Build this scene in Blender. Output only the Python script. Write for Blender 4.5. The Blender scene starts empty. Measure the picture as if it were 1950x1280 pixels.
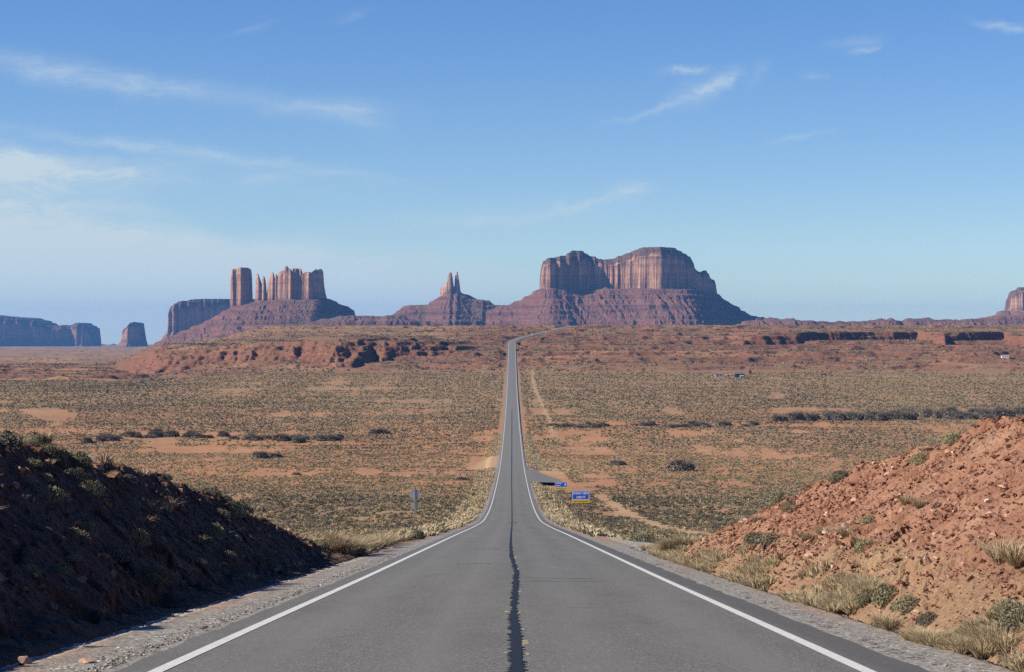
import bpy, bmesh, math, random
import numpy as np
from mathutils import Vector, Matrix

# ------------------------------------------------------------------ camera, sky, sun, exposure
F = 4200.0                      # focal length in photo pixels (photo 1950 wide); eye at the origin, level, looking along +Y
scene = bpy.context.scene
C = scene.collection
cam_d = bpy.data.cameras.new("camera")
cam = bpy.data.objects.new("camera", cam_d)
C.objects.link(cam)
cam.location = (0, 0, 0)
cam.rotation_euler = (math.radians(90), 0, 0)
cam_d.sensor_width = 36.0
cam_d.lens = 36.0 * F / 1950.0
cam_d.clip_start = 0.5
cam_d.clip_end = 120000.0
scene.camera = cam

SUN_EL = math.radians(32.0)
SUN_AZ = math.radians(259.0)    # towards the sun: (sin, cos)
TO_SUN = Vector((math.sin(SUN_AZ) * math.cos(SUN_EL), math.cos(SUN_AZ) * math.cos(SUN_EL), math.sin(SUN_EL)))

world = bpy.data.worlds.new("World")
scene.world = world
world.use_nodes = True
wn = world.node_tree
wn.nodes.clear()

def N(nt, t, **kw):
    n = nt.nodes.new(t)
    for k, v in kw.items():
        setattr(n, k, v)
    return n

def math_n(nt, op, a, b=None, clamp=False):
    n = N(nt, "ShaderNodeMath", operation=op)
    n.use_clamp = clamp
    for i, v in enumerate((a, b)):
        if v is None:
            continue
        if isinstance(v, (int, float)):
            n.inputs[i].default_value = v
        else:
            nt.links.new(v, n.inputs[i])
    return n.outputs[0]

SKY_STRENGTH = 0.052
sky = N(wn, "ShaderNodeTexSky", sky_type='NISHITA')
sky.sun_disc = False
sky.sun_elevation = SUN_EL
sky.sun_rotation = SUN_AZ
sky.altitude = 1600.0
sky.air_density = 1.0
sky.dust_density = 0.1
sky.ozone_density = 2.5
bgn = N(wn, "ShaderNodeBackground")
bgn.inputs["Strength"].default_value = SKY_STRENGTH
wout = N(wn, "ShaderNodeOutputWorld")
wn.links.new(bgn.outputs[0], wout.inputs[0])
# thin cirrus: soft streaks in azimuth / elevation, broken up by stretched noise
wtc = N(wn, "ShaderNodeTexCoord")
sep = N(wn, "ShaderNodeSeparateXYZ")
wn.links.new(wtc.outputs["Generated"], sep.inputs[0])
az = math_n(wn, 'ARCTAN2', sep.outputs[0], sep.outputs[1])
el = math_n(wn, 'ARCSINE', sep.outputs[2])
comb = N(wn, "ShaderNodeCombineXYZ")
wn.links.new(az, comb.inputs[0])
wn.links.new(el, comb.inputs[1])
wz = N(wn, "ShaderNodeTexNoise")
wz.inputs["Scale"].default_value = 26.0
wz.inputs["Detail"].default_value = 8.0
wz.inputs["Roughness"].default_value = 0.62
wn.links.new(comb.outputs[0], wz.inputs["Vector"])
wsub = N(wn, "ShaderNodeVectorMath", operation='SUBTRACT')
wn.links.new(wz.outputs["Color"], wsub.inputs[0])
wsub.inputs[1].default_value = (0.5, 0.5, 0.5)
wscl = N(wn, "ShaderNodeVectorMath", operation='MULTIPLY')
wn.links.new(wsub.outputs[0], wscl.inputs[0])
wscl.inputs[1].default_value = (0.042, 0.015, 0.0)
wadd = N(wn, "ShaderNodeVectorMath", operation='ADD')
wn.links.new(comb.outputs[0], wadd.inputs[0])
wn.links.new(wscl.outputs[0], wadd.inputs[1])
ppos = wadd.outputs[0]

CLOUDS = [  # azimuth and elevation (as photo px), half length, half width, tilt, strength
    (130, 137, 400, 48, -8, .52), (330, 165, 330, 40, -9, .24), (620, 203, 260, 42, -3, .42), (690, 222, 130, 60, -20, .22),
    (290, 278, 560, 24, -6, .48), (640, 325, 240, 22, -11, .30), (20, 318, 300, 60, -2, 2.2), (230, 335, 240, 60, 6, .62),
    (520, 340, 300, 60, -6, .28), (100, 390, 520, 60, 3, .30), (0, 475, 700, 140, -9, 1.55), (560, 530, 660, 88, -5, 1.15), (220, 590, 800, 160, -3, 1.0),
    (1340, 172, 120, 46, 24, .42), (1370, 150, 60, 34, 40, .40), (1245, 208, 150, 13, 15, .38), (1306, 134, 55, 16, 8, .55),
    (1195, 360, 95, 32, 6, .62), (1105, 388, 190, 18, 17, .52), (1060, 388, 45, 24, 50, .35), (1640, 80, 90, 20, 8, .20), (1645, 98, 40, 12, 10, .35),
    (1905, 52, 110, 15, -5, .62), (680, 26, 80, 20, 22, .16), (470, 58, 90, 12, 18, .14), (1520, 268, 90, 12, 14, .25),
    (900, 420, 420, 50, 4, .30), (1440, 140, 60, 30, 60, .22), (1560, 142, 50, 14, -5, .25),
    (-500, 300, 500, 120, 5, .8), (2500, 250, 500, 60, 10, .5),
]
acc = None
for (px, py, hl, hw, tilt, st) in CLOUDS:
    mp = N(wn, "ShaderNodeMapping", vector_type='TEXTURE')
    a0 = math.atan2(px - 975, F)
    e0 = math.atan2(640 - py, math.hypot(F, px - 975))
    mp.inputs["Location"].default_value = (a0, e0, 0)
    mp.inputs["Rotation"].default_value = (0, 0, math.radians(tilt))
    mp.inputs["Scale"].default_value = (hl / F, hw / F, 1)
    wn.links.new(ppos, mp.inputs["Vector"])
    gr = N(wn, "ShaderNodeTexGradient", gradient_type='SPHERICAL' if hw > 70 else 'QUADRATIC_SPHERE')
    wn.links.new(mp.outputs[0], gr.inputs[0])
    v = math_n(wn, 'MULTIPLY', gr.outputs["Fac"], st)
    acc = v if acc is None else math_n(wn, 'ADD', acc, v)
fm = N(wn, "ShaderNodeMapping")
fm.inputs["Rotation"].default_value = (0, 0, math.radians(6))
fm.inputs["Scale"].default_value = (38, 190, 1)
wn.links.new(ppos, fm.inputs["Vector"])
fn = N(wn, "ShaderNodeTexNoise")
fn.inputs["Scale"].default_value = 1.0
fn.inputs["Detail"].default_value = 7.0
fn.inputs["Roughness"].default_value = 0.68
fn.inputs["Distortion"].default_value = 0.6
wn.links.new(fm.outputs[0], fn.inputs["Vector"])
fmr = N(wn, "ShaderNodeMapRange")
fmr.inputs[1].default_value = 0.36
fmr.inputs[2].default_value = 0.68
fmr.inputs[3].default_value = 0.40
fmr.inputs[4].default_value = 1.15
wn.links.new(fn.outputs["Fac"], fmr.inputs[0])
cfac = math_n(wn, 'MULTIPLY', acc, fmr.outputs[0])
cfac = math_n(wn, 'MULTIPLY', cfac, 1.15)
cfac = math_n(wn, 'MINIMUM', cfac, 0.85)
cmix = N(wn, "ShaderNodeMix", data_type='RGBA')
wn.links.new(cfac, cmix.inputs[0])
hsv = N(wn, "ShaderNodeHueSaturation")
hsv.inputs["Saturation"].default_value = 1.27
hsv.inputs["Hue"].default_value = 0.511
hsv.inputs["Value"].default_value = 1.06
wn.links.new(sky.outputs[0], hsv.inputs["Color"])
stint = N(wn, "ShaderNodeMix", data_type='RGBA', blend_type='MULTIPLY')
stint.inputs[0].default_value = 1.0
stint.inputs[7].default_value = (0.88, 0.945, 1.05, 1)
wn.links.new(hsv.outputs[0], stint.inputs[6])
wn.links.new(stint.outputs[2], cmix.inputs[6])
CLOUD = 6.2
cmix.inputs[7].default_value = (CLOUD * 0.92, CLOUD * 1.07, CLOUD * 1.12, 1)
wn.links.new(cmix.outputs[2], bgn.inputs["Color"])

sun_d = bpy.data.lights.new("sun", 'SUN')
sun_d.energy = 3.75
sun_d.angle = math.radians(0.53)
sun_d.color = (1.0, 0.905, 0.74)
sun = bpy.data.objects.new("sun", sun_d)
C.objects.link(sun)
sun.rotation_euler = (-TO_SUN).to_track_quat('-Z', 'Y').to_euler()

vs = scene.view_settings
vs.view_transform = 'Standard'
vs.look = 'None'
vs.gamma = 1.0
vs.use_curve_mapping = False
vs.exposure = 1.1
scene.cycles.max_bounces = 4
scene.cycles.diffuse_bounces = 2
scene.cycles.glossy_bounces = 1
scene.cycles.transmission_bounces = 1
scene.cycles.transparent_max_bounces = 4
scene.cycles.volume_bounces = 0
scene.cycles.use_denoising = False

# ------------------------------------------------------------------ numpy helpers
rng = np.random.default_rng(7)
random.seed(7)
_P = np.random.default_rng(1).permutation(4096).astype(np.int64)
_G = np.random.default_rng(2).uniform(0, 2 * math.pi, 4096)
_GX, _GY = np.cos(_G), np.sin(_G)
_U = np.random.default_rng(3).random(4096)

def _h(ix, iy, seed):
    return _P[(_P[(ix + seed * 131) & 4095] + iy) & 4095]

def pn(x, y, seed=0):
    """2-D gradient noise, about -1..1"""
    xf = np.floor(x); yf = np.floor(y)
    ix = xf.astype(np.int64); iy = yf.astype(np.int64)
    fx = x - xf; fy = y - yf
    u = fx * fx * fx * (fx * (fx * 6 - 15) + 10)
    v = fy * fy * fy * (fy * (fy * 6 - 15) + 10)
    def g(a, b):
        h = _h(ix + a, iy + b, seed)
        return _GX[h] * (fx - a) + _GY[h] * (fy - b)
    n0 = g(0, 0); n0 = n0 + u * (g(1, 0) - n0)
    n1 = g(0, 1); n1 = n1 + u * (g(1, 1) - n1)
    return 1.5 * (n0 + v * (n1 - n0))

def fbm(x, y, oct=4, seed=0, gain=0.5):
    s = 0; a = 1.0; t = 0
    for o in range(oct):
        s = s + a * pn(x, y, seed + o); t += a
        x = x * 2.03 + 17.1; y = y * 2.03 - 9.7; a *= gain
    return s / t

def ridged(x, y, oct=3, seed=0):
    s = 0; a = 1.0; t = 0
    for o in range(oct):
        s = s + a * (1 - 2 * np.abs(pn(x, y, seed + o))); t += a
        x = x * 2.1 + 5.3; y = y * 2.1 + 3.1; a *= 0.5
    return s / t

def worley(x, y, seed=0):
    """nearest-cell: returns (cell random a, cell random b, cell random c, offset x, offset y, F2-F1)"""
    ix = np.floor(x).astype(np.int64); iy = np.floor(y).astype(np.int64)
    best = np.full(x.shape, 9.0); sec = np.full(x.shape, 9.0)
    ra = np.zeros(x.shape); rb = np.zeros(x.shape); rc = np.zeros(x.shape); ox = np.zeros(x.shape); oy = np.zeros(x.shape)
    for a in (-1, 0, 1):
        for b in (-1, 0, 1):
            h = _h(ix + a, iy + b, seed)
            cx = ix + a + _U[h]; cy = iy + b + _U[(h + 77) & 4095]
            d = (cx - x) ** 2 + (cy - y) ** 2
            m = d < best
            sec = np.where(m, best, np.minimum(sec, d))
            ra = np.where(m, _U[(h + 311) & 4095], ra); rb = np.where(m, _U[(h + 533) & 4095], rb); rc = np.where(m, _U[(h + 999) & 4095], rc)
            ox = np.where(m, x - cx, ox); oy = np.where(m, y - cy, oy)
            best = np.where(m, d, best)
    return ra, rb, rc, ox, oy, np.sqrt(sec) - np.sqrt(best)

def sstep(a, b, x):
    t = np.clip((x - a) / (b - a), 0, 1)
    return t * t * (3 - 2 * t)

class Curve:
    """smooth (cubic Hermite) or straight interpolation through knots"""
    def __init__(s, pts, smooth=True):
        s.x = np.array([p[0] for p in pts], float); s.y = np.array([p[1] for p in pts], float); s.smooth = smooth
        d = np.diff(s.y) / np.diff(s.x)
        m = np.zeros(len(pts)); m[0] = d[0]; m[-1] = d[-1]
        for i in range(1, len(pts) - 1):
            m[i] = 0 if d[i - 1] * d[i] <= 0 else 2 * d[i - 1] * d[i] / (d[i - 1] + d[i])
        s.m = m
    def __call__(s, q):
        q = np.asarray(q, float)
        if not s.smooth:
            return np.interp(q, s.x, s.y)
        qc = np.clip(q, s.x[0], s.x[-1])
        i = np.clip(np.searchsorted(s.x, qc) - 1, 0, len(s.x) - 2)
        h = s.x[i + 1] - s.x[i]; t = (qc - s.x[i]) / h
        return ((1 + 2 * t) * (1 - t) ** 2 * s.y[i] + t * (1 - t) ** 2 * h * s.m[i] + t * t * (3 - 2 * t) * s.y[i + 1] + t * t * (t - 1) * h * s.m[i + 1])

def mesh_np(name, verts, faces, mat=None, smooth=False, attrs=None, parent=None, mats=None):
    """one mesh object from numpy arrays; faces is (n,3) or (n,4), or a list of such arrays"""
    if isinstance(faces, np.ndarray):
        faces = [faces]
    me = bpy.data.meshes.new(name)
    verts = np.ascontiguousarray(verts, np.float32)
    me.vertices.add(len(verts)); me.vertices.foreach_set("co", verts.ravel())
    loops = np.concatenate([f.ravel() for f in faces]).astype(np.int32)
    tot = np.concatenate([np.full(len(f), f.shape[1], np.int32) for f in faces])
    start = np.concatenate([[0], np.cumsum(tot)[:-1]]).astype(np.int32)
    me.loops.add(len(loops)); me.loops.foreach_set("vertex_index", loops)
    me.polygons.add(len(tot)); me.polygons.foreach_set("loop_start", start)
    me.update(calc_edges=True)
    me.polygons.foreach_set("use_smooth", np.full(len(tot), bool(smooth)))
    for k, v in (attrs or {}).items():
        a = me.attributes.new(k, 'FLOAT', 'POINT'); a.data.foreach_set("value", np.ascontiguousarray(v, np.float32).ravel())
    if mat is not None:
        me.materials.append(mat)
    o = bpy.data.objects.new(name, me)
    C.objects.link(o)
    if parent is not None:
        o.parent = parent
    return o

def grid_faces(nr, nc):
    i = np.arange(nr - 1)[:, None] * nc + np.arange(nc - 1)[None, :]
    return np.stack([i, i + 1, i + nc + 1, i + nc], -1).reshape(-1, 4)

def tag(o, label=None, cat=None, group=None, kind=None):
    if label: o["label"] = label
    if cat: o["category"] = cat
    if group: o["group"] = group
    if kind: o["kind"] = kind
    return o

def thing(name, label, cat, loc=(0, 0, 0), group=None):
    o = bpy.data.objects.new(name, None)
    C.objects.link(o)
    o.location = loc
    o.empty_display_size = 0.2
    return tag(o, label, cat, group)

# ------------------------------------------------------------------ materials
def new_mat(name):
    m = bpy.data.materials.new(name)
    m.use_nodes = True
    nt = m.node_tree
    b = nt.nodes["Principled BSDF"]
    b.inputs["Specular IOR Level"].default_value = 0.15
    b.inputs["Roughness"].default_value = 0.9
    return m, nt, b

def noise(nt, vec, scale, detail=4.0, rough=0.55):
    n = N(nt, "ShaderNodeTexNoise")
    n.inputs["Scale"].default_value = scale
    n.inputs["Detail"].default_value = detail
    n.inputs["Roughness"].default_value = rough
    nt.links.new(vec, n.inputs["Vector"])
    return n.outputs["Fac"]

def mapping(nt, vec, scale=(1, 1, 1), rot=(0, 0, 0)):
    n = N(nt, "ShaderNodeMapping")
    n.inputs["Scale"].default_value = scale
    n.inputs["Rotation"].default_value = rot
    nt.links.new(vec, n.inputs["Vector"])
    return n.outputs[0]

def ramp(nt, fac, stops):
    n = N(nt, "ShaderNodeValToRGB")
    e = n.color_ramp.elements
    while len(e) < len(stops):
        e.new(0.5)
    for el_, (p, c) in zip(e, stops):
        el_.position = p
        el_.color = (*c, 1)
    nt.links.new(fac, n.inputs[0])
    return n.outputs[0]

def mix(nt, fac, a, b, mode='MIX'):
    n = N(nt, "ShaderNodeMix", data_type='RGBA', blend_type=mode)
    for i, v in ((0, fac), (6, a), (7, b)):
        if isinstance(v, (int, float)):
            n.inputs[i].default_value = v
        elif isinstance(v, tuple):
            n.inputs[i].default_value = (*v, 1)
        else:
            nt.links.new(v, n.inputs[i])
    return n.outputs[2]

def rmap(nt, v, a, b, c=0.0, d=1.0):
    n = N(nt, "ShaderNodeMapRange")
    nt.links.new(v, n.inputs[0])
    for i, x in enumerate((a, b, c, d)):
        n.inputs[i + 1].default_value = x
    return n.outputs[0]

def bump(nt, bsdf, h, strength=0.5, dist=0.05):
    n = N(nt, "ShaderNodeBump")
    n.inputs["Strength"].default_value = strength
    n.inputs["Distance"].default_value = dist
    nt.links.new(h, n.inputs["Height"])
    nt.links.new(n.outputs[0], bsdf.inputs["Normal"])

def attr(nt, name):
    return N(nt, "ShaderNodeAttribute", attribute_name=name).outputs["Fac"]

def pos(nt):
    return N(nt, "ShaderNodeNewGeometry").outputs["Position"]

def plain_mat(name, col, rough=0.7, var=0.15, scale=6.0, spec=0.2, metal=0.0):
    m, nt, b = new_mat(name)
    p = N(nt, "ShaderNodeTexCoord").outputs["Object"]
    f = noise(nt, p, scale, 4)
    c = ramp(nt, f, [(0.3, tuple(x * (1 - var) for x in col)), (0.7, tuple(min(1, x * (1 + var)) for x in col))])
    nt.links.new(c, b.inputs["Base Color"])
    b.inputs["Roughness"].default_value = rough
    b.inputs["Specular IOR Level"].default_value = spec
    b.inputs["Metallic"].default_value = metal
    return m

def mat_ground():
    m, nt, b = new_mat("desert_ground")
    p = pos(nt)
    n1 = noise(nt, p, 0.011, 6, 0.6)
    n2 = noise(nt, p, 0.22, 6, 0.65)
    n3 = noise(nt, p, 2.3, 4, 0.6)
    sand = ramp(nt, n1, [(0.30, (.35, .148, .066)), (0.5, (.40, .188, .088)), (0.72, (.44, .262, .145))])
    sand = mix(nt, rmap(nt, n2, .35, .7), sand, (.31, .155, .085))
    sand = mix(nt, rmap(nt, n3, .45, .75, 0, .5), sand, (.46, .27, .155))
    redrock = ramp(nt, noise(nt, mapping(nt, p, (.02, .02, .30)), 1.0, 5, .6), [(.3, (.095, .040, .031)), (.5, (.175, .076, .052)), (.62, (.13, .057, .042)), (.75, (.25, .145, .10))])
    col = mix(nt, attr(nt, "red"), sand, redrock)
    vegc = ramp(nt, noise(nt, p, 0.75, 4, .7), [(.32, (.115, .098, .060)), (.5, (.23, .175, .098)), (.68, (.38, .28, .145))])
    vf = math_n(nt, 'ADD', attr(nt, "veg"), rmap(nt, n2, .3, .7, -.35, .35), True)
    fine = rmap(nt, noise(nt, p, 0.55, 5, .75), .42, .58)
    vf = math_n(nt, 'MULTIPLY', vf, math_n(nt, 'ADD', math_n(nt, 'MULTIPLY', fine, .65), .35))
    col = mix(nt, vf, col, vegc)
    tr = math_n(nt, 'MULTIPLY', attr(nt, "track"), rmap(nt, n2, .25, .6, .55, 1.0))
    col = mix(nt, tr, col, (.43, .30, .175))
    gv = noise(nt, p, 16.0, 3, .8)
    grav = ramp(nt, gv, [(.35, (.10, .095, .088)), (.52, (.24, .225, .205)), (.68, (.46, .43, .39))])
    col = mix(nt, attr(nt, "gravel"), col, grav)
    nt.links.new(col, b.inputs["Base Color"])
    h = math_n(nt, 'ADD', math_n(nt, 'MULTIPLY', n2, 1.2), math_n(nt, 'MULTIPLY', n3, .35))
    bump(nt, b, h, .55, .5)
    return m

def mat_bank(base, dark, light, fringe):
    m, nt, b = new_mat("red_rock_cut")
    p = pos(nt)
    w = N(nt, "ShaderNodeTexVoronoi"); w.inputs["Scale"].default_value = 3.2
    nt.links.new(mapping(nt, p, (1, .8, 1.6)), w.inputs["Vector"])
    sx = N(nt, "ShaderNodeSeparateColor"); nt.links.new(w.outputs["Color"], sx.inputs[0])
    n1 = noise(nt, p, .55, 5, .6); n2 = noise(nt, p, 7.0, 5, .7); n3 = noise(nt, p, 28.0, 3, .7)
    col = ramp(nt, n1, [(.3, dark), (.5, base), (.72, light)])
    col = mix(nt, rmap(nt, sx.outputs[0], 0, 1, 0, .40), col, light)
    col = mix(nt, rmap(nt, n2, .42, .68, 0, .55), col, dark)
    col = mix(nt, rmap(nt, noise(nt, p, 1.6, 4, .6), .60, .74, 0, .65), col, (.42, .28, .20))
    col = mix(nt, rmap(nt, n3, .62, .75, 0, .5), col, (.42, .27, .19))
    fr = ramp(nt, noise(nt, p, 11.0, 4, .75), [(.36, tuple(x * .45 for x in fringe)), (.5, fringe), (.66, tuple(x * 1.45 for x in fringe))])
    col = mix(nt, math_n(nt, 'MULTIPLY', attr(nt, "veg"), rmap(nt, n2, .3, .6, .35, .95)), col, fr)
    nt.links.new(col, b.inputs["Base Color"])
    h = math_n(nt, 'ADD', math_n(nt, 'MULTIPLY', n2, 1.0), math_n(nt, 'MULTIPLY', n3, .4))
    h = math_n(nt, 'ADD', h, math_n(nt, 'MULTIPLY', sx.outputs[1], .6))
    bump(nt, b, h, .8, .09)
    return m

def mat_asphalt():
    m, nt, b = new_mat("worn_asphalt")
    p = pos(nt)
    n1 = noise(nt, mapping(nt, p, (1, .45, 1)), 40.0, 2, .9)
    n2 = noise(nt, mapping(nt, p, (1, .35, 1)), 15.0, 4, .85)
    n3 = noise(nt, mapping(nt, p, (.9, .05, .05)), 1.0, 5, .6)
    n4 = noise(nt, mapping(nt, p, (1.2, .22, 1)), .8, 6, .65)
    col = ramp(nt, n1, [(.34, (.058, .057, .053)), (.5, (.132, .129, .119)), (.64, (.285, .277, .255))])
    col = mix(nt, rmap(nt, n2, .38, .62, 0, .8), col, (.092, .090, .084))
    col = mix(nt, rmap(nt, n3, .38, .66, 0, .40), col, (.168, .165, .154))
    col = mix(nt, rmap(nt, n4, .5, .70, 0, .5), col, (.085, .084, .082))
    col = mix(nt, attr(nt, "wear"), col, (.165, .163, .153))
    col = mix(nt, math_n(nt, 'MULTIPLY', attr(nt, "seal"), rmap(nt, n2, .3, .6, .5, .95)), col, (.078, .077, .077))
    nt.links.new(col, b.inputs["Base Color"])
    b.inputs["Roughness"].default_value = .85
    b.inputs["Specular IOR Level"].default_value = .25
    bump(nt, b, math_n(nt, 'ADD', n1, n2), .35, .006)
    return m

def mat_gravel():
    m, nt, b = new_mat("shoulder_gravel")
    p = pos(nt)
    v = N(nt, "ShaderNodeTexVoronoi"); v.inputs["Scale"].default_value = 19.0
    nt.links.new(p, v.inputs["Vector"])
    sx = N(nt, "ShaderNodeSeparateColor"); nt.links.new(v.outputs["Color"], sx.inputs[0])
    col = ramp(nt, sx.outputs[0], [(.0, (.10, .095, .09)), (.3, (.25, .23, .21)), (.65, (.42, .385, .345)), (1, (.66, .62, .56))])
    n = noise(nt, p, .8, 4, .6)
    col = mix(nt, rmap(nt, n, .45, .7, 0, .55), col, (.34, .22, .145))
    n2 = noise(nt, p, 6.0, 4, .7)
    col = mix(nt, rmap(nt, n2, .5, .7, 0, .5), col, (.15, .14, .13))
    col = mix(nt, math_n(nt, 'MULTIPLY', attr(nt, "dark"), .8), col, (.075, .074, .074))
    nt.links.new(col, b.inputs["Base Color"])
    bump(nt, b, v.outputs["Distance"], .9, -.035)
    return m

def mat_paint(name, col):
    m, nt, b = new_mat(name)
    p = pos(nt)
    n1 = noise(nt, p, 24.0, 4, .8); n2 = noise(nt, p, 3.0, 4, .6)
    f = math_n(nt, 'MULTIPLY', rmap(nt, n1, .50, .66), rmap(nt, n2, .3, .7, .35, 1))
    c = mix(nt, f, tuple(x * 1.0 for x in col), tuple(x * .35 for x in col))
    c = mix(nt, rmap(nt, n2, .4, .7, 0, .25), c, tuple(x * .75 for x in col))
    nt.links.new(c, b.inputs["Base Color"])
    b.inputs["Roughness"].default_value = .7
    return m

def mat_cliff(name, base, dark, light, sc):
    m, nt, b = new_mat(name)
    p = pos(nt)
    v = noise(nt, mapping(nt, p, (.055 / sc, .055 / sc, .006 / sc)), 1.0, 6, .65)
    h = noise(nt, mapping(nt, p, (.0015 / sc, .0015 / sc, .075 / sc)), 1.0, 4, .6)
    q = noise(nt, p, .012 / sc, 5, .6)
    f = noise(nt, mapping(nt, p, (.22 / sc, .22 / sc, .03 / sc)), 1.0, 4, .7)
    col = ramp(nt, v, [(.34, dark), (.5, base), (.66, light)])
    col = mix(nt, rmap(nt, h, .45, .6, 0, .45), col, dark)
    col = mix(nt, rmap(nt, q, .5, .72, 0, .4), col, light)
    col = mix(nt, rmap(nt, f, .52, .72, 0, .4), col, tuple(x * .75 for x in dark))
    # the thin-bedded lower and cap layers of the wall are a darker red
    bands = ramp(nt, noise(nt, mapping(nt, p, (.002 / sc, .002 / sc, .16 / sc)), 1.0, 3, .6), [(.38, (.050, .030, .026)), (.5, (.115, .064, .049)), (.62, (.072, .045, .037))])
    col = mix(nt, math_n(nt, 'MULTIPLY', attr(nt, "bed"), .88), col, bands)
    nt.links.new(col, b.inputs["Base Color"])
    bump(nt, b, math_n(nt, 'ADD', v, math_n(nt, 'MULTIPLY', f, .5)), .75, 9.0 * sc)
    return m

def mat_talus(name, base, dark, green, sc):
    m, nt, b = new_mat(name)
    p = pos(nt)
    n1 = noise(nt, p, .014 / sc, 6, .65); n2 = noise(nt, p, .07 / sc, 5, .75)
    h = noise(nt, mapping(nt, p, (.002 / sc, .002 / sc, .06 / sc)), 1.0, 4, .6)
    col = ramp(nt, h, [(.34, dark), (.5, base), (.64, tuple(x * 1.25 for x in base))])
    col = mix(nt, rmap(nt, n2, .42, .66, 0, .6), col, dark)
    nz = N(nt, "ShaderNodeSeparateXYZ"); nt.links.new(N(nt, "ShaderNodeNewGeometry").outputs["True Normal"], nz.inputs[0])
    g = math_n(nt, 'MULTIPLY', rmap(nt, nz.outputs[2], .78, .95), rmap(nt, n1, .4, .62, 0, .8))
    col = mix(nt, g, col, green)
    nt.links.new(col, b.inputs["Base Color"])
    bump(nt, b, n2, .8, 8.0 * sc)
    return m

def mat_plant(name, stops, transl=0.0):
    """foliage whose colour runs over an attribute 'tint' (per plant) plus fine variation"""
    m, nt, b = new_mat(name)
    oi = N(nt, "ShaderNodeObjectInfo").outputs["Random"]
    t = math_n(nt, 'ADD', attr(nt, "tint"), math_n(nt, 'MULTIPLY', math_n(nt, 'SUBTRACT', oi, .5), .5))
    nn = noise(nt, pos(nt), 3.0, 3, .7)
    t = math_n(nt, 'ADD', t, rmap(nt, nn, .3, .7, -.18, .18), True)
    col = ramp(nt, t, stops)
    nt.links.new(col, b.inputs["Base Color"])
    b.inputs["Specular IOR Level"].default_value = .05
    return m

def mat_rock(name, dark, base, light):
    m, nt, b = new_mat(name)
    oi = N(nt, "ShaderNodeObjectInfo").outputs["Random"]
    t = math_n(nt, 'ADD', attr(nt, "tint"), math_n(nt, 'MULTIPLY', math_n(nt, 'SUBTRACT', oi, .5), .9))
    p = pos(nt)
    n1 = noise(nt, p, 9.0, 5, .7)
    t = math_n(nt, 'ADD', t, rmap(nt, n1, .3, .7, -.25, .25), True)
    nt.links.new(ramp(nt, t, [(.05, dark), (.45, base), (.9, light)]), b.inputs["Base Color"])
    bump(nt, b, noise(nt, p, 22.0, 4, .7), .6, .03)
    return m

M_GROUND = mat_ground()
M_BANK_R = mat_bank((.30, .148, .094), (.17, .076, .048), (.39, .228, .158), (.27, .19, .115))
M_BANK_L_SHADED = mat_bank((.09, .048, .034), (.055, .030, .023), (.125, .07, .05), (.07, .052, .036))  # left bank's deep shade put into the colour: rock and fringe darkened
M_ASPHALT = mat_asphalt()
M_GRAVEL = mat_gravel()
M_WHITE = mat_paint("white_road_paint", (.60, .60, .585))
M_YELLOW = mat_paint("faded_yellow_paint", (.30, .26, .185))
M_TAR, _nt, _b = new_mat("crack_sealant")
_nt.links.new(ramp(_nt, noise(_nt, pos(_nt), 30, 3), [(.3, (.010, .011, .014)), (.7, (.022, .023, .027))]), _b.inputs["Base Color"])
_b.inputs["Roughness"].default_value = .6
SAGE = [(.0, (.085, .080, .066)), (.3, (.130, .127, .092)), (.6, (.205, .190, .118)), (.85, (.31, .265, .14)), (1.0, (.40, .32, .155))]
M_SAGE = mat_plant("sagebrush_leaves", SAGE)
M_GRASS = mat_plant("dry_grass", [(.0, (.20, .155, .10)), (.4, (.34, .268, .17)), (.75, (.46, .375, .245)), (1.0, (.40, .37, .21))])
M_BRUSH = mat_plant("dark_twigs", [(.0, (.085, .076, .070)), (.5, (.135, .120, .105)), (1.0, (.20, .175, .145))])
M_TREE = mat_plant("juniper_foliage", [(.0, (.028, .036, .024)), (.6, (.045, .055, .035)), (1.0, (.07, .08, .05))])
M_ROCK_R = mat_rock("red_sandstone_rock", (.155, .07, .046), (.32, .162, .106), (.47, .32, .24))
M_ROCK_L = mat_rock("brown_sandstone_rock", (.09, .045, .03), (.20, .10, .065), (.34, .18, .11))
M_ROCK_W = mat_rock("pale_rock", (.30, .26, .225), (.44, .39, .34), (.60, .56, .50))
M_PEBBLE = mat_rock("gravel_stone", (.10, .095, .09), (.28, .26, .235), (.55, .52, .47))
M_STEEL = plain_mat("galvanised_steel", (.36, .37, .39), .45, .12, 9, .5, .6)
M_ALU = plain_mat("bare_aluminium_sign_back", (.36, .40, .44), .5, .12, 3, .4, .4)
M_POST = plain_mat("weathered_post", (.20, .165, .13), .9, .25, 12)
M_BLUE = plain_mat("blue_sign_sheeting", (.012, .105, .62), .5, .05, 2, .3)
M_SWHITE = plain_mat("white_sign_lettering", (.86, .87, .88), .5, .03, 2, .3)
M_SYEL = plain_mat("yellow_sign_sheeting", (.85, .52, .02), .5, .05, 2, .3)
M_BLACK = plain_mat("black_lettering", (.03, .025, .02), .6, .1, 4)

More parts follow.
